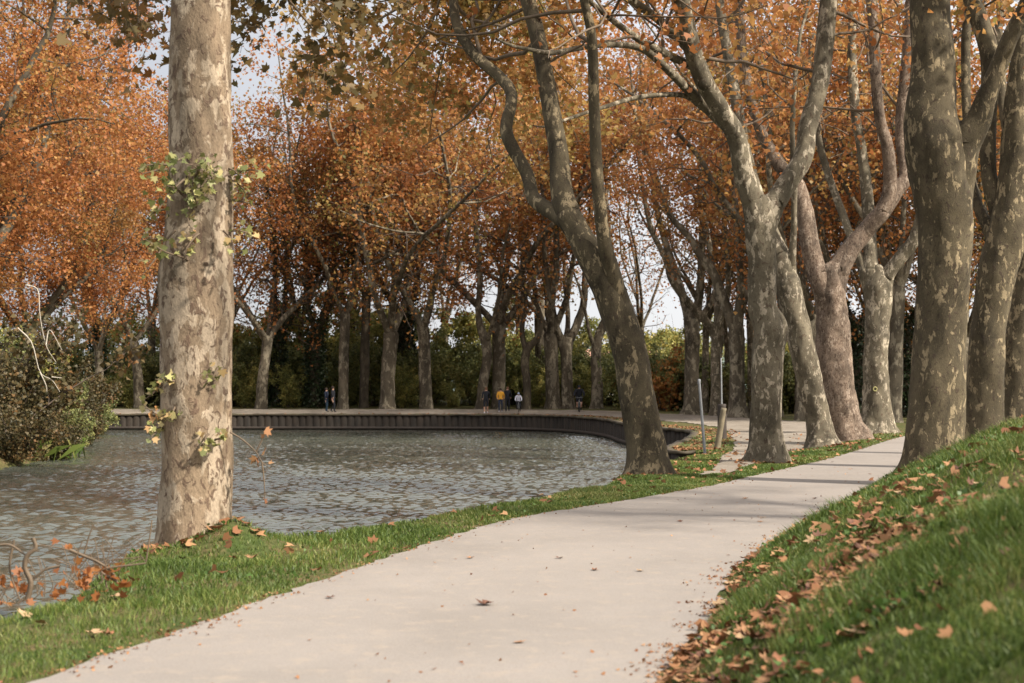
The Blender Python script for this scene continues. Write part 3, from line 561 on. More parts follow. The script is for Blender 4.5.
# trees traced behind the basin (right of centre)
def mtree(label, Y, trunk, limbs, mat, seed, leaf='leaf_rust', lpt=16, ext=9, zmin=10.5, **k):
    return hero('plane_tree', label, Y, trunk, limbs, mat, seed, leaf, 'kite', .19, zmin, 1.0, (2, 5), 6, lpt, .08, ext, group='plane trees along the far side of the towpath', **k)
mtree('plane tree across the towpath with a pale streaked trunk, left of the leaning pole', 95, [(692, 413, 18), (692, 380, 15), (692, 345, 15), (693, 322, 17)], [([(690, 326, 10), (684, 300, 9), (676, 275, 8), (668, 250, 7), (658, 215, 6), (650, 160, 5)], 2), ([(694, 325, 9), (700, 290, 8), (702, 240, 7), (705, 180, 6), (700, 110, 5)], -2), ([(694, 325, 7), (712, 300, 6), (722, 260, 5), (725, 200, 5)], 3)], M['bark_far'], 101, 'leaf_orange')
mtree('grey plane tree just behind the wooden mooring posts, long limb reaching up left', 90, [(717, 415, 13), (716, 380, 11), (717, 345, 12), (717, 325, 13)], [([(714, 330, 9), (700, 315, 8), (686, 300, 8), (672, 280, 7), (665, 258, 6), (650, 225, 5), (640, 170, 4)], -2), ([(718, 325, 8), (716, 290, 6), (708, 240, 6), (700, 190, 5), (702, 120, 4)], 2), ([(719, 325, 7), (728, 290, 6), (726, 240, 5), (720, 180, 5), (722, 110, 4)], -2)], M['bark_grey'], 102, 'leaf_rust')
mtree('plane tree with a dark trunk seen close left of the forked tree by the spur', 84, [(738, 416, 19), (737, 380, 15), (737, 340, 15), (735, 318, 17)], [([(732, 322, 11), (722, 295, 10), (714, 275, 9), (700, 255, 8), (690, 238, 7), (672, 218, 6), (660, 190, 5)], 1), ([(737, 320, 9), (741, 290, 8), (738, 250, 7), (735, 200, 6), (728, 140, 6)], -2), ([(738, 320, 8), (750, 280, 7), (756, 230, 6), (757, 160, 5)], 2)], M['bark_far'], 103, 'leaf_rust')
mtree('twisted plane tree in the far row whose dark right limb curls overhead', 104, [(526, 410, 9), (527, 385, 8), (525, 360, 8), (529, 344, 9)], [([(527, 350, 7), (538, 336, 6), (541, 318, 5), (534, 300, 4), (524, 292, 3)], -1, 3), ([(526, 352, 5), (522, 330, 5), (526, 300, 4), (522, 270, 4)], 1, 9)], M['bark_dark'], 104, 'leaf_gold')
mtree('far plane tree bent sharply to the right, standing beside the dark cyclist', 105, [(597, 410, 12), (597, 380, 11), (596, 350, 10), (600, 332, 10)], [([(598, 338, 9), (606, 318, 8), (611, 300, 7), (613, 270, 6), (608, 220, 5)], 1), ([(596, 350, 5), (590, 335, 4), (585, 310, 3)], -1, 5)], M['bark_far'], 105, 'leaf_rust')
mtree('far plane tree with a V shaped fork of wide limbs, left of the cyclist', 105, [(568, 411, 13), (567, 380, 11), (566, 350, 12), (566, 340, 14)], [([(563, 345, 8), (556, 325, 7), (551, 300, 6), (545, 260, 5)], -2), ([(568, 344, 8), (578, 322, 8), (584, 300, 7), (586, 260, 6), (592, 200, 5)], 1), ([(566, 342, 6), (568, 320, 5), (566, 290, 5)], 3)], M['bark_far'], 106, 'leaf_orange')
mtree('far plane tree with mottled trunk kinked below its fork, behind the walker in black shorts', 104, [(481, 411, 11), (483, 385, 10), (487, 360, 10), (485, 340, 10), (479, 325, 8)], [([(481, 330, 8), (478, 310, 6), (480, 280, 6), (476, 230, 5)], 1), ([(486, 345, 5), (492, 325, 4), (498, 300, 4)], -2)], M['bark_far'], 107, 'leaf_orange')

# ------------------------------------------------------------------ generic plane trees (several kinds, copied)
def generic(seed, H=24, fork=5.2, nl=4, r0=.42, lsize=.21, leaf='leaf_orange', mat='bark_far', lpt=22, wide=1., ivy=False, zmin=6., step=.95, droop=0., kind='kite', low=None):
    r = np.random.default_rng(seed); lean = r.normal(size=2) * .25
    root = bpy.data.objects.new('plane_tree', None); COL.objects.link(root)
    T = np.array([[0, 0, -.4], [0, 0, 0], [lean[0] * .3, lean[1] * .3, fork * .45], [lean[0], lean[1], fork]]); T = catmull(T, 16); tr = np.interp(T[:, 2], [-.4, 0, .6, fork * .8, fork], [r0 * 1.35, r0 * 1.25, r0, r0 * .88, r0 * 1.0])
    a = Acc(); tube(a, np.vstack([T, T[-1] + [0, 0, .2], T[-1] + [0, 0, .32]]), np.concatenate([tr, [tr[-1] * .75, .03]]), 16, .09, seed); obj('trunk', a.mesh('trunk'), M[mat], root)
    LL = []; ph = r.uniform(0, 6.28)
    for i in range(nl):
        an = ph + i * 6.283 / nl + r.normal() * .3; k_ = r.uniform(.45, .95) * wide; L = (H - fork) * r.uniform(.8, 1.02)
        d = np.array([math.cos(an) * k_, math.sin(an) * k_, 1.0]); P = wander(T[-1] - np.array([0, 0, .25]), d, L, 16, r, .035, .10); q = r0 * r.uniform(.42, .6) * np.linspace(1, .16, 17) ** .9
        a = Acc(); tube(a, P, q, 9, .06, seed + i); 
        LL.append((P, q))
        for j in (5, 8, 11):
            dd = r.normal(size=3); dd[2] = abs(dd[2]) * .6 + .25; B = wander(P[j], dd, L * r.uniform(.25, .42), 8, r, .02, .14); rb = q[j] * np.linspace(.6, .15, 9); tube(a, B, rb, 6); LL.append((B, rb))
        obj('limb', a.mesh('limb'), M[mat], root)
    a = Acc(); C = ramify(a, LL, r, zmin, step, (1.8, 4.2), 6, (.8, 1.7), lpt, .34, .0 - droop)
    if zmin > 5:
        C = C[r.uniform(size=len(C)) < np.interp(C[:, 2], [5, 9, 13, 18], [.22, .30, .55, 1])]
    if low is not None:
        C = np.vstack([C, low(r, a)])
    obj('branches', a.mesh('branches'), M['twig_dark'], root); obj('crown', leaves_mesh('crown', C, lsize, kind, seed=seed), M[leaf], root)
    if ivy:
        n = 5200; z = r.uniform(0, fork + 5, n); an = r.uniform(0, 6.283, n); rad = r0 * 1.15 + r.exponential(.13, n)
        C1 = np.column_stack([np.interp(z, T[:, 2], T[:, 0]) + rad * np.cos(an), np.interp(z, T[:, 2], T[:, 1]) + rad * np.sin(an), z])
        m_ = z < fork + .3; C1 = C1[m_]; C2 = []
        for P, q in LL[::4]:
            k2 = 900; u = r.uniform(0, 8, k2); j = u.astype(int); C2.append(P[j] + (P[j + 1] - P[j]) * (u - j)[:, None] + r.normal(size=(k2, 3)) * .2)
        obj('ivy', leaves_mesh('ivy', np.vstack([C1] + C2), .17, 'kite', seed=seed), M['ivy'], root)
    return root
protos = {
 'a': generic(201, 25, 5.2, 4, .42, leaf='leaf_orange'),
 'b': generic(202, 24, 5.0, 3, .38, leaf='leaf_rust', mat='bark_far'),
 'c': generic(203, 26, 6.5, 3, .36, leaf='leaf_orange', wide=.7),
 'd': generic(204, 23, 4.6, 4, .45, leaf='leaf_gold', mat='bark_far'),
 'e': generic(205, 24, 7.5, 3, .33, leaf='leaf_rust', mat='bark_dark', wide=.6),
 's': generic(209, 24, 6.5, 5, .27, leaf='leaf_orange', mat='bark_grey', wide=.5, lpt=7, step=1.3),
 'i': generic(206, 23, 5.5, 3, .42, leaf='leaf_mixed', mat='bark_dark', ivy=True, lpt=14),
 'L': generic(207, 25, 5.0, 5, .5, leaf='leaf_orange', mat='bark_dark', lpt=32, lsize=.16, wide=1.25, zmin=3.5, step=.75, droop=.03),
 'K': generic(208, 24, 5.0, 5, .45, leaf='leaf_rust', mat='bark_dark', lpt=32, lsize=.16, wide=1.3, zmin=3.5, step=.75, droop=.04),
}
used = set()
def place(kind, px, Y, label, rot=None, s=1.0, group='plane trees along the far side of the towpath', X=None, name='plane_tree'):
    x = (px - 512) / F * Y if X is None else X; z = float(ground_z(x, Y)[0])
    o = protos[kind] if kind not in used else copy_tree(protos[kind]); used.add(kind)
    o.location = (x, Y, z - .05); o.rotation_euler = (0, 0, R.uniform(0, 6.28) if rot is None else rot); o.scale = (s, s, s * R.uniform(.95, 1.05)); tag(o, label, 'tree', group)
    for k in [k for k in ('label',) if False]: pass
    return o
far = [
 ('b', 140, 106, 'slim dark plane tree in the gap between the left bank and the big foreground trunk'),
 ('i', 98, 109, 'ivy smothered dark trunk at the left end of the piled wall'),
 ('c', 152, 116, 'thin straight tree just left of the big foreground trunk, across the water'),
 ('a', 261, 105, 'grey plane tree across the water, first clear trunk right of the big foreground trunk'),
 ('i', 277, 109, 'ivy covered tree with black trunk, right beside the first grey trunk across the water'),
 ('i', 314, 108, 'ivy covered forked tree behind the strolling couple in dark clothes'),
 ('c', 343, 105, 'pale slender plane tree immediately right of the strolling couple'),
 ('e', 364, 107, 'dark curved plane tree second to the right of the strolling couple'),
 ('d', 387, 104, 'stout pale plane tree across the water, between the dark curved one and the ivy column'),
 ('i', 404, 113, 'dark ivy column set back between two pale trunks in the far row'),
 ('b', 426, 104, 'short pale plane tree beside the bright opening in the far undergrowth'),
 ('a', 499, 106, 'thick plane tree right behind the walker in the mustard jacket'),
 ('d', 553, 105, 'plane tree with broad trunk standing between the child in white and the V forked tree'),
 ('c', 541, 112, 'thin dark trunk set back behind the twisted tree'),
]
for k, px, Y, lab in far: place(k, px, Y, lab, s=1.0 if px < 300 else (1.1 if px < 380 else 1.24))
back = [('c', 190, 122), ('s', 232, 118), ('s', 300, 120), ('s', 352, 119), ('c', 445, 128), ('s', 520, 120), ('s', 372, 131), ('s', 640, 122)]
back.sort(key=lambda b: b[1])
for i, (k, px, Y) in enumerate(back): place(k, px, Y, 'thin dark trunk set back behind the far row of plane trees, %s from the left' % ORD[i], group='background trunks behind the far row')
bank = [('L', 22, 84, 'broad orange crowned tree at the back of the left bank', .86), ('L', -62, 62, 'tall orange crowned tree leaning over the left bank nearest the camera', 1.0), ('K', -30, 72, 'rust crowned tree on the left bank whose branches droop to the water', .95), ('K', -60, 80, 'rust leaved tree at the left picture edge, behind the bank shrubs', 1.1), ('b', 100, 104, 'orange plane tree where the left bank meets the piled wall', .85)]
for k, px, Y, lab, s_ in bank: place(k, px, Y, lab, s=s_, group='trees on the left bank')
rb = [('d', 775, 88, 'plane tree glimpsed between the forked tree and the leaning slender tree'), ('b', 800, 96, 'plane tree behind the leaning slender tree, across the towpath'), ('a', 803, 76, 'plane tree directly behind the thick reddish brown trunk'), ('i', 857, 80, 'ivy clad tree seen in the gap left of the pale marked tree'), ('i', 908, 84, 'ivy clad dark tree in the gap left of the massive trunk'), ('c', 895, 72, 'slim plane tree between the pale marked tree and the massive trunk'), ('d', 968, 78, 'plane tree seen through the slit right of the massive trunk'),
      ('e', 1000, 90, 'thin tree behind the bank at the right picture edge'), ('b', 930, 98, 'tree hidden behind the massive trunk with its crown showing above'), ('a', 1060, 84, 'tree beyond the right picture edge with its crown reaching in'), ('c', 760, 110, 'distant tree behind the forked tree at the dirt spur'), ('i', 1012, 70, 'ivy clad tree above the bank at the far right')]
sl = [(705, 99, 'left of the pair by the leaning pole'), (728, 103, 'just right of the wooden posts'), (752, 98, 'showing left of the forked tree trunk'), (780, 101, 'showing right of the forked tree trunk'), (815, 80, 'right of the slender leaning tree'), (835, 74, 'behind the thick brown trunk'), (893, 78, 'just left of the massive trunk'), (868, 90, 'behind the pale marked tree')]
for px, Y, lab in sl: place('s', px, Y, 'slim pale tree of many upright stems, ' + lab, group='slim upright trees beyond the path bend', s=R.uniform(.85, 1.1))
for k, px, Y, lab in rb: place(k, px, Y, lab, group='plane trees beyond the path bend', s=1.0)
# copies outside the frame: they throw the streaks and the shade on the right bank
place('L', 0, 2.2, 'dense plane tree on the bank right of the camera', X=17.2, s=.5, group='trees outside the right picture edge')
place('K', 0, -2.6, 'rust plane tree on the bank behind the camera to the right', X=17.8, s=.5, group='trees outside the right picture edge')
place('d', 0, 16.3, 'plane tree on the bank outside the right picture edge', X=9.6, s=.55, group='trees outside the right picture edge')

# ------------------------------------------------------------------ shrubs
def shrub(seed, w, h, n, leaf, lsize=.14, d=None, stems=14, name='shrub', kind='kite', arch=.0):
    r = np.random.default_rng(seed); root = bpy.data.objects.new(name, None); COL.objects.link(root); a = Acc(); C = []
    for i in range(stems):
        an = r.uniform(0, 6.283); q = r.uniform(0, .3) * w; p0 = np.array([math.cos(an) * q, math.sin(an) * q * (d or w) / w, -.1]); L = h * r.uniform(.75, 1.1)
        dd = np.array([math.cos(an) * w / h * r.uniform(.3, 1), math.sin(an) * (d or w) / h * r.uniform(.3, 1), 1.0]); P = wander(p0, dd, L, 8, r, -arch, .14); tube(a, P, np.linspace(.035, .008, 9), 5)
        for _ in range(7):
            u = r.uniform(1, 7.9); j = int(u); b = P[j] + (P[j + 1] - P[j]) * (u - j); B = wander(b, r.normal(size=3) + np.array([0, 0, .3]), r.uniform(.25, .6) * w * .6 + .2, 5, r, -.02, .25); tube(a, B, np.linspace(.014, .004, 6), 3)
            k = n // (stems * 7); uu = r.uniform(.5, 5, k); jj = np.minimum(uu.astype(int), 4); C.append(B[jj] + (B[jj + 1] - B[jj]) * (uu - jj)[:, None] + r.normal(size=(k, 3)) * .2)
    C = np.vstack(C); C = C[C[:, 2] > 0]
    obj('stems', a.mesh('stems'), M['twig_dark'], root); obj('foliage', leaves_mesh('foliage', C, lsize, kind, seed=seed), M[leaf], root); return root
protos.update({'g1': shrub(301, 3.2, 4.6, 9000, 'leaf_green', .19), 'g2': shrub(302, 3.6, 5.4, 9000, 'leaf_green', .2), 'y1': shrub(303, 3.0, 6.2, 6500, 'leaf_yellowgreen', .2), 'u1': shrub(304, 3.2, 3.0, 7000, 'leaf_dull', .16), 'ul': shrub(307, 3.2, 3.0, 8000, 'leaf_brownbush', .14), 'y2': shrub(306, 4, 8, 8000, 'leaf_yellowgreen', .24), 'o1': shrub(305, 2.0, 4.6, 2500, 'leaf_gold', .24)})
def sh(kind, px, Y, label, s=1.0, group=None, X=None, cat='shrub'):
    o = place(kind, px, Y, label, s=s, group=group, X=X); o['category'] = cat; o.name = 'shrub'; return o
HG = 'dark green shrubs of the far hedge'; YG = 'yellow green bushes behind the far row'
for i, px in enumerate(range(60, 700, 28)):
    if 436 < px < 462 : continue
    sh(['g1', 'g2'][i % 2], px + R.uniform(-6, 6), 112 + R.uniform(-2, 3), 'dark green hedge shrub across the water, %s from the left' % ORD[i], R.uniform(.8, 1.1), HG)
for i, px in enumerate(range(125, 700, 62)):
    sh('y1', px + R.uniform(-12, 12), 119 + R.uniform(-2, 3), 'yellow green bush rising behind the dark hedge, %s from the left' % ORD[i], R.uniform(.85, 1.15), YG)
for px, Y, s_, lab in ((244, 119, 1.0, 'right behind the first grey trunk'), (300, 122, 1.25, 'between the two ivy covered trunks'), (334, 118, .9, 'behind the strolling couple'), (376, 123, 1.2, 'behind the dark curved tree'), (412, 120, 1.0, 'beside the dark ivy column'), (478, 121, 1.1, 'behind the walkers'), (516, 124, .95, 'behind the child in white'), (560, 121, .9, 'behind the V forked tree'), (136, 122, 1.1, 'left of the big foreground trunk')):
    sh('y2', px, Y, 'tall yellow green understorey tree across the water, ' + lab, s_, 'understorey trees behind the far row')
for i, px in enumerate(range(640, 1040, 26)):
    sh(['g1', 'u1', 'g2'][i % 3], px, 100 + R.uniform(-2, 6) - max(0, px - 760) * .03, 'low dull shrub in the undergrowth beyond the path bend, %s from the left' % ORD[i], R.uniform(.8, 1.05), 'undergrowth shrubs beyond the path bend')
for i, px in enumerate(range(620, 1040, 60)): sh('y2', px, 125 + R.uniform(-3, 8), 'tall pale green bush far behind the right hand trunks, %s from the left' % ORD[i], R.uniform(.8, 1.0), 'tall bushes far behind the right hand trunks')
for px, lab in ((126, 'yellow green bush beside the dark tree seen left of the big foreground trunk'), (290, 'yellow green bush between the two ivy covered trees across the water'), (405, 'yellow green bush left of the short pale tree across the water'), (590, 'yellow green bush by the bent far tree'), (248, 'yellow green bush before the hedge, right edge of the big foreground trunk'), (452, 'low yellow green bush at the bright opening across the water'), (536, 'yellow green bush between the twisted tree and the child in white'), (640, 'yellow green bush just right of the leaning water edge trunk')): sh('y1', px, 108.5, lab, .55 if px != 452 else .35)
sh('o1', 664, 101, 'small golden leaved bush beside the water edge tree, across the towpath', 1.0)
sh('o1', 640, 103, 'golden leaved sapling partly hidden by the leaning trunk at the water edge', .8)
for px, Y, k, s_, lab in ((8, 49.5, 'ul', .75, 'low brown shrub at the water edge, nearest the camera on the left bank'), (42, 54, 'ul', .6, 'low brown shrub right beside the green sedge tuft'), (72, 62, 'g1', .42, 'low dark bush at the water edge below the drooping brown shrub'), (86, 72, 'ul', .5, 'small brown bush at the end of the left bank shore'), (70, 64, 'ul', .6, 'dark brown bush on the left shore just before its tip'), (78, 86, 'ul', .5, 'small dark bush where the left shore meets the wall'), (-14, 53, 'ul', 1.0, 'twiggy brown shrub at the left picture edge, hanging over the water'), (22, 57, 'ul', 1.1, 'large dull brown shrub on the left bank above the green tuft'), (52, 64, 'g1', .55, 'dark green bush low on the left bank'), (70, 72, 'ul', .95, 'brownish shrub at the tip of the left bank'), (20, 66, 'y1', .7, 'olive bush behind the brown shrubs of the left bank'), (88, 84, 'g1', .6, 'green bush on the left bank beside the wall end'), (-30, 60, 'g2', .8, 'dark bush behind the shrub at the left picture edge')):
    sh(k, px, Y, lab, s_)
# bramble-like orange sprays hanging over the left bank
protos['r1'] = shrub(310, 2.2, 4.2, 3200, 'leaf_brownbush', .17, stems=16, arch=.06)
for px, Y, s_, lab in ((66, 66, .8, 'brown leaved shrub drooping to the water beside the wall end'), (-4, 55, 1.3, 'dark brown arching shrub at the left picture edge above the water')): sh('r1', px, Y, lab, s_)
# pale bare dead branches on the left bank
db = thing('bare_branch', 'pale bare dead branch hanging in the orange foliage of the left bank', 'branch', tuple(W(40, 400, 53)))
a = Acc(); o0 = W(40, 400, 53)
for pts in ([(26, 285), (38, 290), (40, 315), (46, 345), (56, 362)], [(18, 328), (32, 343), (40, 372), (52, 380), (60, 392)], [(40, 372), (46, 385), (47, 392)], [(46, 345), (50, 330), (62, 350)], [(52, 377), (62, 378)]):
    P = catmull(np.array([W(x, y, 53 + .02 * i) for i, (x, y) in enumerate(pts)]), 14); tube(a, P, np.linspace(.024, .008, 14), 6)
obj('stem', a.mesh('stem', o0), M['twig_pale'], db)

# distant things
hz = []
xs2 = np.linspace(-700, 900, 90); P = []
for x in xs2: P.append((x, 700, -2)); P.append((x, 760, 14 + 9 * math.sin(x * .006 + 1) + 4 * math.sin(x * .021) + 1.5 * math.sin(x * .11))); P.append((x, 900, -2))
i = np.arange(89); Q = np.vstack([np.stack([3 * i + c, 3 * i + 3 + c, 3 * i + 4 + c, 3 * i + 1 + c], 1) for c in (0, 1)])
tag(obj('hills', mesh_np('hills', P, Q, np.full(len(Q), 4)), M['hill']), 'low wooded hills on the horizon', None, None, 'structure')
fb = thing('farm_building', 'pale farm building with low roof glimpsed beside the bent far tree', 'building', (19, 250, .4))
def prism(name, x0, x1, y0, y1, z0, z1, zr, mat, parent, roof=False):
    bm = bmesh.new()
    if not roof: v = [bm.verts.new(c) for c in ((x0, y0, z0), (x1, y0, z0), (x1, y1, z0), (x0, y1, z0), (x0, y0, z1), (x1, y0, z1), (x1, y1, z1), (x0, y1, z1))]; fs = ((0, 1, 5, 4), (1, 2, 6, 5), (2, 3, 7, 6), (3, 0, 4, 7), (0, 3, 2, 1), (4, 5, 6, 7))
    else:
        ym = (y0 + y1) / 2; v = [bm.verts.new(c) for c in ((x0, y0, z0), (x1, y0, z0), (x1, y1, z0), (x0, y1, z0), (x0, ym, zr), (x1, ym, zr))]; fs = ((0, 1, 5, 4), (2, 3, 4, 5), (1, 2, 5), (3, 0, 4), (0, 3, 2, 1))
    for f in fs: bm.faces.new([v[k] for k in f])
    m = bpy.data.meshes.new(name); bm.to_mesh(m); bm.free(); return obj(name, m, mat, parent)
prism('wall', -7, 7, -4, 4, 0, 6.2, 0, M['roof'], fb); prism('roof', -7.4, 7.4, -4.6, 4.6, 6.2, 6.2, 8.3, M['tile'], fb, True)

# ------------------------------------------------------------------ posts by the spit
def pole(name, label, cat, p0, p1, r0, r1, mat, seg=12, lump=0, cap=True):
    g = float(ground_z(p0[0], p0[1])[0]); base = np.array([p0[0], p0[1], g]); root = thing(name, label, cat, tuple(base)); a = Acc()
    P = np.linspace(np.array(p0), np.array(p1), 14); P = np.vstack([P[0] - (P[1] - P[0]) * 1.5, P]); rr = np.concatenate([[r0], np.linspace(r0, r1, 14)])
    P = np.vstack([P, P[-1] + (P[-1] - P[-2]) * .02]); rr = np.append(rr, .001); tube(a, P, rr, seg, lump, 2); obj('shaft', a.mesh('shaft', base), mat, root)
    return root, base
Yp = 40.5; gz = float(ground_z((705 - 512) / F * Yp, Yp)[0]); b = W(705, 455, Yp); b[2] = gz
rt, bs = pole('metal_pole', 'thin leaning grey metal pole standing in the leafy grass near the inlet', 'pole', b, W(699, 380, Yp), .042, .036, M['steel'])
a = Acc(); tp = W(699, 380, Yp); tube(a, np.array([tp + (0, 0, -.12), tp + (0.002, 0, -.05), tp + (.004, 0, .02), tp + (.004, 0, .03)]), [.044, .046, .042, .002], 12); obj('cap', a.mesh('cap', bs), M['steel'], rt)
Yp = 49; b = W(717, 440, Yp); b[2] = float(ground_z(b[0], Yp)[0]); pole('mooring_post', 'leaning mossy round topped wooden post, paler of the two stubs', 'post', b, W(724, 408, Yp), .11, .095, M['wood'], 12, .06)
Yp = 53; b = W(722, 432, Yp); b[2] = float(ground_z(b[0], Yp)[0]); pole('mooring_post', 'upright dark wooden post half hidden behind the leaning stub', 'post', b, W(722, 404, Yp), .17, .16, M['wood_dark'], 12, .05)
Yp = 66; b = W(722, 420, Yp); b[2] = float(ground_z(b[0], Yp)[0]); pole('metal_pole', 'slender upright pale pole behind the wooden stubs', 'pole', b, W(721, 358, Yp), .035, .03, M['steel'])

# ------------------------------------------------------------------ people
def person(label, px, Y, joints, zones, hair=None, extra=None, rot=0, scale=1.0, X=None):
    """joints: name -> (x, y, z, radius) with a parent list; figure faces -Y"""
    x = (px - 512) / F * Y if X is None else X
    gx = float(Gz(x, Y)[0]) + .028
    root = thing('person', label, 'person', (x, Y, gx)); root.rotation_euler = (0, 0, rot); root.scale = (scale,) * 3
    names = list(joints); idx = {n_: i for i, n_ in enumerate(names)}
    me = bpy.data.meshes.new('body'); ed = [(idx[n_], idx[joints[n_][4]]) for n_ in names if joints[n_][4]]
    me.from_pydata([joints[n_][:3] for n_ in names], ed, []); o = bpy.data.objects.new('body', me); COL.objects.link(o)
    sk = o.modifiers.new('s', 'SKIN'); sb = o.modifiers.new('b', 'SUBSURF'); sb.levels = 2; sk.use_smooth_shade = True
    for i, n_ in enumerate(names): rr = joints[n_][3]; me.skin_vertices[0].data[i].radius = (rr, rr); me.skin_vertices[0].data[i].use_root = (n_ == 'pelvis')
    dg = bpy.context.evaluated_depsgraph_get(); m2 = bpy.data.meshes.new_from_object(o.evaluated_get(dg)); bpy.data.objects.remove(o); m2.name = 'body'
    mats = []; m2.materials.clear()
    for f_, mk in zones: mats.append(mk)
    um = list(dict.fromkeys(mats)); [m2.materials.append(M[k]) for k in um]
    for p_ in m2.polygons:
        c = p_.center
        for f_, mk in zones:
            if f_(c): p_.material_index = um.index(mk); break
    b_ = obj('body', m2, None, root)
    if hair:
        bm = bmesh.new(); bmesh.ops.create_uvsphere(bm, u_segments=14, v_segments=10, radius=1); hc = joints['head']
        for v_ in bm.verts: v_.co = Vector((v_.co.x * .105, v_.co.y * .12 + .02, v_.co.z * .12 + .02 if v_.co.z > -.2 else v_.co.z * .06)) + Vector(hc[:3])
        hm = bpy.data.meshes.new('hair'); bm.to_mesh(hm); bm.free(); obj('helmet' if hair == 'helmet' else 'hair', hm, M[hair], root)
    return root
def stand(stride=.2, arms=(.12, .12), sh=.19, coat=1.0, lean=0, bend=0):
    s = stride; c = coat
    return {'pelvis': (0, 0, .95, .135 * c, None), 'waist': (0, lean * .3, 1.1, .125 * c, 'pelvis'), 'chest': (0, lean * .7, 1.32, .15 * c, 'waist'), 'neck': (0, lean, 1.49, .06, 'chest'), 'head': (0, lean * 1.1, 1.62, .095, 'neck'), 'crown': (0, lean * 1.1, 1.70, .07, 'head'),
            'shl': (-sh, lean * .8, 1.42, .065 * c, 'chest'), 'ell': (-sh - .06, -arms[0] * .5, 1.15, .05 * c, 'shl'), 'hal': (-sh - .03, -arms[0] - bend, .92 + bend * .8, .035, 'ell'),
            'shr': (sh, lean * .8, 1.42, .065 * c, 'chest'), 'elr': (sh + .06, arms[1] * .5, 1.15, .05 * c, 'shr'), 'har': (sh + .03, arms[1] * .8 - bend, .92 + bend * .8, .035, 'elr'),
            'hpl': (-.1, 0, .88, .095 * c, 'pelvis'), 'knl': (-.1, -s * .6, .50, .065, 'hpl'), 'anl': (-.1, -s * .55, .09, .045, 'knl'), 'tol': (-.11, -s * .55 - .16, .04, .035, 'anl'),
            'hpr': (.1, 0, .88, .095 * c, 'pelvis'), 'knr': (.1, -s * .1, .50, .065, 'hpr'), 'anr': (.1, s * .8, .12, .045, 'knr'), 'tor': (.11, s * .8 - .16, .06, .035, 'anr')}
def zones(top, leg, shoe='black', skin_leg=None):
    z = [(lambda c: c.z > 1.50, 'skin'), (lambda c: c.z < .10, shoe), (lambda c: abs(c.x) > .17 and c.z < 1.0, 'skin')]
    if skin_leg: z.append((lambda c: c.z < skin_leg, 'skin'))
    z += [(lambda c: c.z > .93, top), (lambda c: True, leg)]; return z
person('stroller in dark jacket and teal trousers, left one of the couple across the water', 326.5, 98, stand(.15), zones('navy', 'denim'), 'hair', rot=1.2, scale=.96)
person('stroller in black coat and trousers, taller right one of the couple', 333, 97.6, stand(.25, coat=1.1), zones('black', 'black'), 'hair', rot=1.3, scale=1.03)
person('walker in black top and shorts with bare legs', 486, 96.6, stand(.2), zones('black', 'black', 'white', .45), 'blond', scale=1.02)
person('walker in a mustard yellow jacket and dark trousers', 500.5, 98.2, stand(.2, coat=1.12), zones('yellow', 'navy', 'white'), 'hair', scale=.95)
person('walker all in black between the mustard jacket and the child in white', 507.5, 98.4, stand(.15), zones('black', 'black'), 'blond', scale=.99)
def ride(arm=.28, sh=.19, c=1.0):
    return {'pelvis': (0, .12, .98, .14 * c, None), 'waist': (0, .08, 1.12, .13 * c, 'pelvis'), 'chest': (0, -.04, 1.34, .155 * c, 'waist'), 'neck': (0, -.1, 1.50, .06, 'chest'), 'head': (0, -.13, 1.62, .095, 'neck'), 'crown': (0, -.13, 1.70, .07, 'head'),
            'shl': (-sh, -.06, 1.43, .07 * c, 'chest'), 'ell': (-sh - .09, -.2, 1.22, .055 * c, 'shl'), 'hal': (-arm, -.42, 1.03, .04, 'ell'), 'shr': (sh, -.06, 1.43, .07 * c, 'chest'), 'elr': (sh + .09, -.2, 1.22, .055 * c, 'shr'), 'har': (arm, -.42, 1.03, .04, 'elr'),
            'hpl': (-.1, .08, .92, .10 * c, 'pelvis'), 'knl': (-.14, -.26, .72, .07, 'hpl'), 'anl': (-.13, -.1, .34, .045, 'knl'), 'tol': (-.13, -.25, .30, .035, 'anl'),
            'hpr': (.1, .08, .92, .10 * c, 'pelvis'), 'knr': (.14, -.2, .56, .07, 'hpr'), 'anr': (.13, .0, .16, .045, 'knr'), 'tor': (.13, -.16, .13, .035, 'anr')}
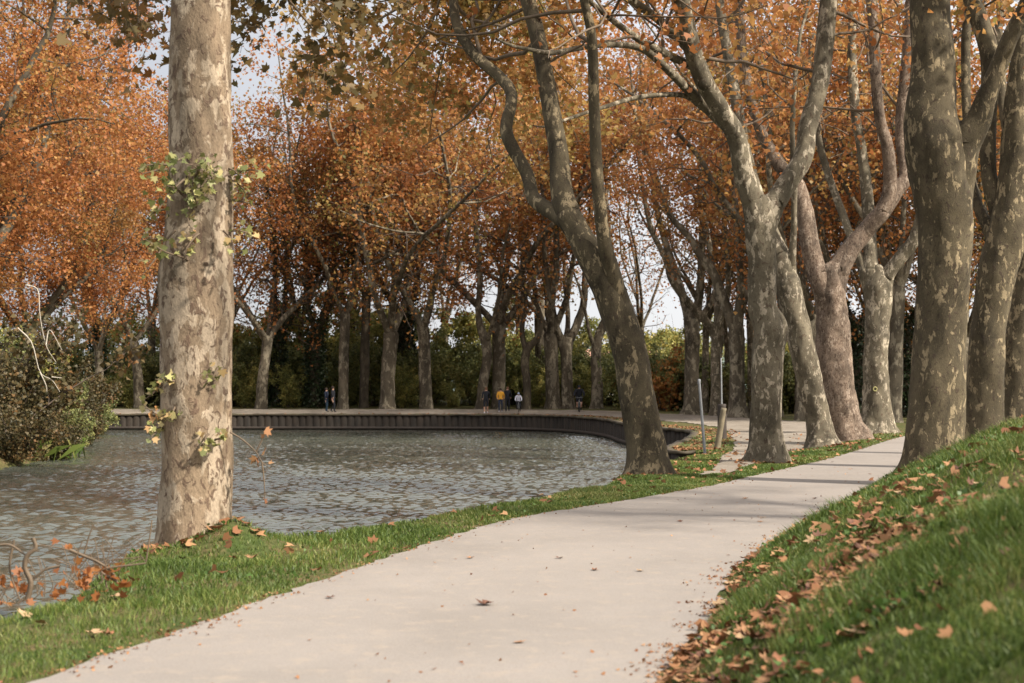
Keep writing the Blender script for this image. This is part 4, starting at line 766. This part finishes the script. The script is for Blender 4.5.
def bicycle(label, px, Y, s=1.0, col='steel'):
    x = (px - 512) / F * Y; z = float(Gz(x, Y)[0]) + .028; root = thing('bicycle', label, 'bicycle', (x, Y, z)); root.scale = (s,) * 3
    def ring(yc, name):
        w = obj(name, None, None, root) if False else None
        th = np.linspace(0, 2 * math.pi, 31); a = Acc(); tube(a, np.array([(0, yc + .33 * math.cos(q), .35 + .33 * math.sin(q)) for q in th]), np.full(31, .022), 7); wheel = obj('wheel', a.mesh('wheel'), M['rubber'], root)
        a = Acc()
        for q in np.linspace(0, math.pi, 9)[:-1]: tube(a, np.array([(0, yc - .32 * math.cos(q), .35 - .32 * math.sin(q)), (0, yc, .35), (0, yc + .32 * math.cos(q), .35 + .32 * math.sin(q))]), [.004] * 3, 3)
        obj('spokes', a.mesh('spokes'), M['steel'], wheel)
    ring(-.52, 'wheel'); ring(.52, 'wheel'); a = Acc()
    for P in ([(0, .52, .35), (0, .05, .33)], [(0, .52, .35), (0, .18, .82)], [(0, .05, .33), (0, .2, .9)], [(0, .18, .8), (0, -.36, .84)], [(0, .05, .33), (0, -.38, .76)], [(0, -.34, .9), (0, -.40, .74), (.05, -.44, .66), (.05, -.52, .35)], [(0, -.4, .74), (-.05, -.44, .66), (-.05, -.52, .35)]): tube(a, np.array(P, float), [.018] * len(P), 6)
    obj('frame', a.mesh('frame'), M[col], root); a = Acc(); tube(a, np.array([(-.3, -.36, 1.0), (-.15, -.38, 1.02), (0, -.34, .98), (.15, -.38, 1.02), (.3, -.36, 1.0)]), [.014] * 5, 6); obj('handlebar', a.mesh('handlebar'), M['steel'], root)
    a = Acc(); tube(a, np.array([(0, .3, .92), (0, .2, .93), (0, .04, .91)]), [.075, .06, .02], 8); obj('saddle', a.mesh('saddle'), M['black'], root)
bicycle('small bicycle ridden by the child in the white top', 518.5, 97, .78); zr = [(lambda c: c.z > 1.5, 'skin'), (lambda c: c.z < .98 and c.y < -.33 and c.z > .8, 'skin'), (lambda c: c.z > 1.0, 'white'), (lambda c: True, 'black')]
person('child cyclist in white top, black trousers and pale helmet', 518.5, 97, ride(.26), zr, 'helmet', scale=.78)
bicycle('bicycle under the bulky rider in black', 579, 98.5, 1.0); zr = [(lambda c: c.z > 1.52 and c.y < -.14, 'skin'), (lambda c: c.z > .86, 'black'), (lambda c: .30 < c.z < .66, 'skin'), (lambda c: True, 'black')]
person('bulky cyclist in black coat and cap with bare knees, riding towards the camera', 579, 98.5, ride(.3, .22, 1.35), zr, 'black', scale=1.06)
person('walker in a yellow green safety vest, half hidden behind the massive right trunk', 967.5, 57, stand(.2, coat=1.1), zones('hivis', 'navy'), 'hair', scale=1.0)

# ------------------------------------------------------------------ grass
def in_land(x, y, m=.0):
    Px = np.stack([x, y], 1); return ~inside(Px, NW) & ~inside(Px, PATHPOLY)
TP = np.vstack([TN, TF[::-1]])
def scatter(n, xr, yr, f, seed):
    r = np.random.default_rng(seed); x = r.uniform(*xr, n); y = yr[0] + (yr[1] - yr[0]) * r.uniform(0, 1, n) ** 1.5; k = in_land(x, y) & (np.abs(x) < .40 * y + .8) & ~inside(np.stack([x, y], 1), TP); x, y = x[k], y[k]; k = f(x, y, r); return x[k], y[k]
def clump(x, y): return .5 + .5 * snoise(x * 1.3 + 5, y * 1.3 + 2)
def fL(x, y, r):
    return r.uniform(size=len(x)) < np.clip(1.15 * np.clip(clump(x, y) + .1, .16, 1), 0, 1)
def litter(x, y):                     # where dead leaves pile up on the right bank
    d = poly_dist(np.stack([x, y], 1), RIGHT)
    return .72 * np.exp(-((d - .8) / .72) ** 2 - ((y - 8.8) / 1.6) ** 2) + .35 * np.exp(-(d / .2) ** 2 - ((y - 8.6) / 1.6) ** 2) + .16 * np.exp(-((d - 1.2) / .6) ** 2 - ((y - 12) / 2) ** 2)
def fR(x, y, r): return r.uniform(size=len(x)) < np.clip(1.0 - 1.1 * litter(x, y) - .5 * (clump(x * 1.9, y * 1.9) < .3), .1, 1)
g1 = scatter(330000, (-5.0, 3.4), (5.5, 30), fL, 1); g2 = scatter(520000, (.5, 14), (4.6, 38), fR, 2); g3 = scatter(90000, (1.0, 15), (24, 58), fL, 3)
gx = np.concatenate([g1[0], g2[0], g3[0]]); gy = np.concatenate([g1[1], g2[1], g3[1]]); gzz = ground_z(gx, gy); kw = (poly_dist(np.stack([gx, gy], 1), WALL) < 2) & (gy > 46); gzz = np.where(kw, Gz(gx, gy), gzz); k = gzz > WZ + .1; gx, gy, gzz = gx[k], gy[k], gzz[k]
n = len(gx); r = np.random.default_rng(77); Dp = poly_dist(np.stack([gx, gy], 1), np.vstack([LEFT]) ); Dq = poly_dist(np.stack([gx, gy], 1), RIGHT); De = np.minimum(Dp, Dq)
h = (.035 + .075 * clump(gx * .8, gy * .8 + 3) * r.uniform(.5, 1.3, n)) * np.clip(De * 3 + .35, .35, 1) * (1 + .7 * np.exp(-((gx + 3.0) ** 2 + (gy - 15.2) ** 2) / .5)) * np.where(Dq < Dp, .8 + .8 * (clump(gx * .6 + 3, gy * .6) > .62), .85)
w = .0032 * np.clip(gy / 9, 1, 4) * r.uniform(.7, 1.4, n); an = r.uniform(0, 6.283, n); bn = r.uniform(0, 6.283, n); bd = h * r.uniform(.2, .9, n)
ux, uy = np.cos(an) * w, np.sin(an) * w; bx, by = np.cos(bn) * bd, np.sin(bn) * bd; z0 = gzz - .008
V = np.stack([np.stack([gx - ux, gy - uy, z0], 1), np.stack([gx + ux, gy + uy, z0], 1), np.stack([gx + ux * .8 + bx * .35, gy + uy * .8 + by * .35, z0 + h * .6], 1), np.stack([gx - ux * .8 + bx * .35, gy - uy * .8 + by * .35, z0 + h * .6], 1), np.stack([gx + bx, gy + by, z0 + h], 1)], 1).reshape(-1, 3)
base = np.arange(n)[:, None] * 5; L = np.concatenate([base + np.array([0, 1, 2, 3]), base + np.array([3, 2, 4])], 1).ravel()
tag(obj('grass', mesh_np('grass', V, L, np.tile([4, 3], n), False), M['grass']), 'short green grass on the verges and the right bank', 'grass', None, 'stuff')
# broad leaved weeds on the right bank and verge
wx, wy = scatter(9000, (-4.5, 8), (7, 24), lambda x, y, r: r.uniform(size=len(x)) < np.clip(clump(x * 1.7, y * 1.7) - .35, .02, 1) * np.where(x > 0, 1, .12), 5)
wz = ground_z(wx, wy); k = wz > -.4; C = []
for x_, y_, z_ in zip(wx[k], wy[k], wz[k]):
    for _ in range(3): C.append((x_ + R.gauss(0, .035), y_ + R.gauss(0, .035), z_ + R.uniform(.02, .07)))
tag(obj('weeds', leaves_mesh('weeds', np.array(C), .045, 'kite', droop=-.2, seed=6), M['weed']), 'small broad leaved weeds among the grass', 'weeds', None, 'stuff')

# ------------------------------------------------------------------ fallen leaves
pool = []
def add_pool(n, xr, yr, f, seed, where):
    r = np.random.default_rng(seed); x = r.uniform(*xr, n); y = yr[0] + (yr[1] - yr[0]) * r.uniform(0, 1, n) ** 1.3; k = ~inside(np.stack([x, y], 1), NW); x, y = x[k], y[k]; k = f(x, y, r); x, y = x[k], y[k]; z = ground_z(x, y)
    for a_, b_, c_ in zip(x, y, z): 
        if c_ > WZ + .1: pool.append((a_, b_, c_, r.uniform(.06, .125), where))
ip = lambda x, y: inside(np.stack([x, y], 1), PATHPOLY); dR = lambda x, y: poly_dist(np.stack([x, y], 1), RIGHT); dL = lambda x, y: poly_dist(np.stack([x, y], 1), LEFT)
rs_ = lambda x, y: ~ip(x, y) & (dR(x, y) < dL(x, y)); ls_ = lambda x, y: ~ip(x, y) & (dR(x, y) >= dL(x, y))
add_pool(11000, (.6, 9), (7.0, 24), lambda x, y, r: rs_(x, y) & (r.uniform(size=len(x)) < .055 + .9 * np.clip(litter(x, y), 0, 1) + .35 * np.exp(-dR(x, y) / .15)), 21, 'bank')
add_pool(900, (-5, 4), (7.5, 30), lambda x, y, r: ls_(x, y) & (r.uniform(size=len(x)) < .22 + .35 * np.exp(-((dL(x, y) - 1.2) / .3) ** 2)), 22, 'verge')
add_pool(2600, (1.5, 14), (26, 56), lambda x, y, r: ls_(x, y) & (r.uniform(size=len(x)) < .45), 23, 'spit')
pp = [(485, 607), (640, 573), (470, 560), (745, 500), (760, 523), (763, 519), (680, 523), (560, 560), (850, 470), (870, 475), (832, 463), (815, 500), (820, 514), (756, 556), (595, 572), (330, 600), (520, 645)]
for i, (px, py) in enumerate(pp): Yd = CAMZ * F / (py - HZ); pool.append(((px - 512) / F * Yd, Yd, .014, .075 if i else .14, 'first' if i == 0 else 'path'))
def vis(p): return abs(p[0]) < .37 * p[1]
pool = [p for p in pool if vis(p)]; pool.sort(key=lambda p: (0 if p[4] in ('first', 'path') else 1, -p[3] / p[1]))
LV = []
for s_ in range(7):
    r = np.random.default_rng(900 + s_); S = leaf_shape('palm').copy(); S = S * (1 + r.normal(size=S.shape) * .07); cu = r.uniform(.3, 1.3)
    ctr = np.array([[0, .05, 0]]); V = np.vstack([S, ctr]); V[:, 2] = cu * (.9 * V[:, 0] ** 2 + .5 * V[:, 1] ** 2) + .12 * np.sin(7 * V[:, 0] + s_) * np.abs(V[:, 1]) + .03
    nn = len(S); st = np.array([[.0, -.4, .02], [.02, -.75, .10], [.035, -.4, .02]]); V = np.vstack([V, st, ]); F_ = [[i, (i + 1) % nn, nn] for i in range(nn)] + [[nn + 1, nn + 2, nn + 3]]
    LV.append(mesh_np('fallen_leaf', V, np.array(F_), np.full(len(F_), 3), False))
TXT = {'first': ('single curled orange brown leaf lying alone mid path, nearest the camera', None), 'path': ('small dry leaf lying flat on the pale path', 'dry leaves on the path'), 'bank': ('brown plane leaf among the litter on the shaded right bank', 'fallen leaves on the right bank'), 'verge': ('tan dry leaf lying in the grass of the left verge', 'fallen leaves on the left verge'), 'spit': ('dry leaf on the grass between path and towpath', 'fallen leaves between path and towpath')}
fm = []
for j in range(4):
    fm.append(simple('dry_leaf', [(.20, .085, .04), (.28, .145, .07), (.11, .05, .03), (.34, .22, .12)][j], .7, .3, 3, .3))
for i, m_ in enumerate(LV): m_.materials.append(fm[i % 4])
for i, (x_, y_, z_, s_, wh) in enumerate(pool[:300]):
    o = bpy.data.objects.new('fallen_leaf', LV[2] if wh == 'first' else LV[i % 7]); COL.objects.link(o); hgt = .005 if wh in ('first', 'path') else .03
    o.location = (x_, y_, z_ + hgt); o.rotation_euler = (R.gauss(0, .25 if wh not in ('path', 'first') else .05), R.gauss(0, .25 if wh not in ('path', 'first') else .05), R.uniform(0, 6.28)); o.scale = (s_, s_, s_ * R.uniform(.5, 1.1))
    tag(o, TXT[wh][0], 'leaf', TXT[wh][1])
rest = pool[300:]
C = np.array([(p[0], p[1], p[2] + .045) for p in rest])
# finer crumbs of litter too
r = np.random.default_rng(31); x = r.uniform(.7, 6, 12000); y = r.uniform(6.0, 19, 12000); k = rs_(x, y) & (r.uniform(size=12000) < litter(x, y) + .02 + .3 * np.exp(-dR(x, y) / .12)); x, y = x[k], y[k]; C2 = np.column_stack([x, y, ground_z(x, y) + r.uniform(.015, .05, len(x))])
x = r.uniform(-31, 9, 2500); o_ = r.uniform(.2, 1.8, 2500); ii = r.integers(0, len(WP), 2500); q = WP[ii] + nr[ii] * o_[:, None]; C3 = np.column_stack([q, Gz(q[:, 0], q[:, 1]) + .03])[::2]
r = np.random.default_rng(35); C4 = []
for E_, sg in ((LEFT, -1), (RIGHT, 1)):
    E2 = catmull(E_[2:17], 900); nq_ = 900 if sg < 0 else 2200; kk = (900 * r.uniform(0, 1, nq_) ** 1.6).astype(int); kk = np.clip(kk + (30 * np.sin(kk * .11)).astype(int), 0, 899); tq = np.gradient(E2, axis=0); tq /= np.linalg.norm(tq, axis=1)[:, None]; nq = np.stack([tq[:, 1], -tq[:, 0]], 1) * sg
    q = E2[kk] + r.normal(size=(nq_, 2)) * .02 + nq[kk] * (r.normal(size=nq_) * .07 - .10 * (r.uniform(size=nq_) < .25) * r.uniform(0, 2, nq_))[:, None]; C4.append(np.column_stack([q, np.maximum(ground_z(q[:, 0], q[:, 1]), .012) + .008]))
xq = r.uniform(-3, 8, 5200); yq = 7.6 + 24 * r.uniform(0, 1, 5200) ** 1.2; kq = ip(xq, yq); C4.append(np.column_stack([xq, yq, np.full(5200, .02)])[kq][:220])
for hb in (b1, b2, b3, b4, b5, b6, b7, b8):
    an = r.uniform(0, 6.283, 70); ra = .48 + np.abs(r.normal(size=70)) * .28; xq, yq = hb[0] + ra * np.cos(an), hb[1] + ra * np.sin(an); C3 = np.vstack([C3, np.column_stack([xq, yq, ground_z(xq, yq) + .03])])
C4 = np.vstack(C4)
m_ = leaves_mesh('leaf_litter', np.vstack([C, C2, C3, C4]), np.concatenate([np.full(len(C), .12), np.full(len(C2), .075), np.full(len(C3), .12), np.random.default_rng(1).uniform(.012, .035, len(C4))]), 'tri', flat=True, droop=0, seed=8)
tag(obj('leaf_litter', m_, M['leaf_dry']), 'scattered small dead leaves and crumbs on the grass', 'leaf litter', None, 'stuff')

# ------------------------------------------------------------------ dead brushwood at the left water edge
def dead(label, curves, leafspec, Y, seed, rr=(.03, .008)):
    b = W(*curves[0][-1 if curves[0][-1][1] > curves[0][0][1] else 0], Y); b[2] = float(ground_z(b[0], b[1])[0]); root = thing('fallen_branch', label, 'branch', tuple(b))
    for i, c in enumerate(curves):
        P = catmull(np.array([W(x, y, Y + .05 * i) for x, y in c]), 16); k = 1 if i == 0 else .45; a = Acc(); tube(a, P, np.linspace(rr[0] * k, rr[1] * k + .002, 16), 7, .12, i); obj('stem' if i == 0 else 'twig', a.mesh('stem', b), M['twig'], root)
    if leafspec: obj('dry_leaves', leaves_mesh('dry_leaves', np.array([W(x + rng.normal() * 3, y + rng.normal() * 2, Y) for x, y in leafspec]), .075, 'palm', b, .3, seed), M['leaf_rust'], root)
dead('bent grey brown dead branch sticking up at the left water edge', [[(33, 538), (36, 548), (27, 556), (25, 568), (31, 582), (28, 598)], [(27, 556), (10, 545), (-6, 546)], [(31, 582), (45, 570), (60, 566)], [(20, 600), (10, 570), (14, 540)]], [], 11.0, 1, (.015, .021))
dead('dead branch with rusty leaves leaning over the water beside the bent one', [[(70, 550), (84, 556), (98, 562), (112, 572), (118, 584)], [(84, 556), (88, 540), (92, 528)], [(98, 562), (104, 572), (108, 592)], [(72, 551), (60, 548), (40, 545)]], [(66, 548), (72, 545), (80, 560), (75, 572), (92, 575), (118, 565), (60, 541), (110, 570)], 11.6, 2, (.014, .007))
dead('thin upright dead twigs beside the foot of the big pale trunk', [[(141, 578), (146, 562), (150, 535), (152, 520)], [(146, 562), (136, 550), (128, 540)]], [(133, 572), (128, 575)], 13.6, 3, (.009, .004))
sp_ = []
r = np.random.default_rng(64)
for _ in range(58):
    x0 = r.uniform(-8, 124); y0 = 604 - x0 * .2 + r.uniform(-6, 6); sp_.append([(x0, y0), (x0 + r.normal() * 10, y0 - r.uniform(8, 18)), (x0 + r.normal() * 22, y0 - r.uniform(15, 48))])
dead('tangle of thin brown dead twigs in front of the bent branch', sp_, [(x, y) for x, y in zip(r.uniform(-4, 130, 60), r.uniform(568, 604, 60))], 11.3, 4, (.011, .004))
# reed tuft on the left bank
protos_t = Acc()
tuft = thing('grass_tuft', 'bright green sedge tuft at the water edge of the left bank', 'plant', (-18.0, 54.5, -1.0)); n = 500; r = np.random.default_rng(3); V = []; 
for _ in range(n):
    x0, y0 = r.normal(size=2) * (.5, .7); d = r.normal(size=2) * .45; h_ = r.uniform(.5, 1.1); V += [(x0 - .015, y0, 0), (x0 + .015, y0, 0), (x0 + d[0] * .5 + .012, y0 + d[1] * .5, h_ * .75), (x0 + d[0], y0 + d[1], h_ * .85)]
obj('blades', mesh_np('blades', V, np.arange(4 * n), np.full(n, 4), False), M['grass'], tuft)
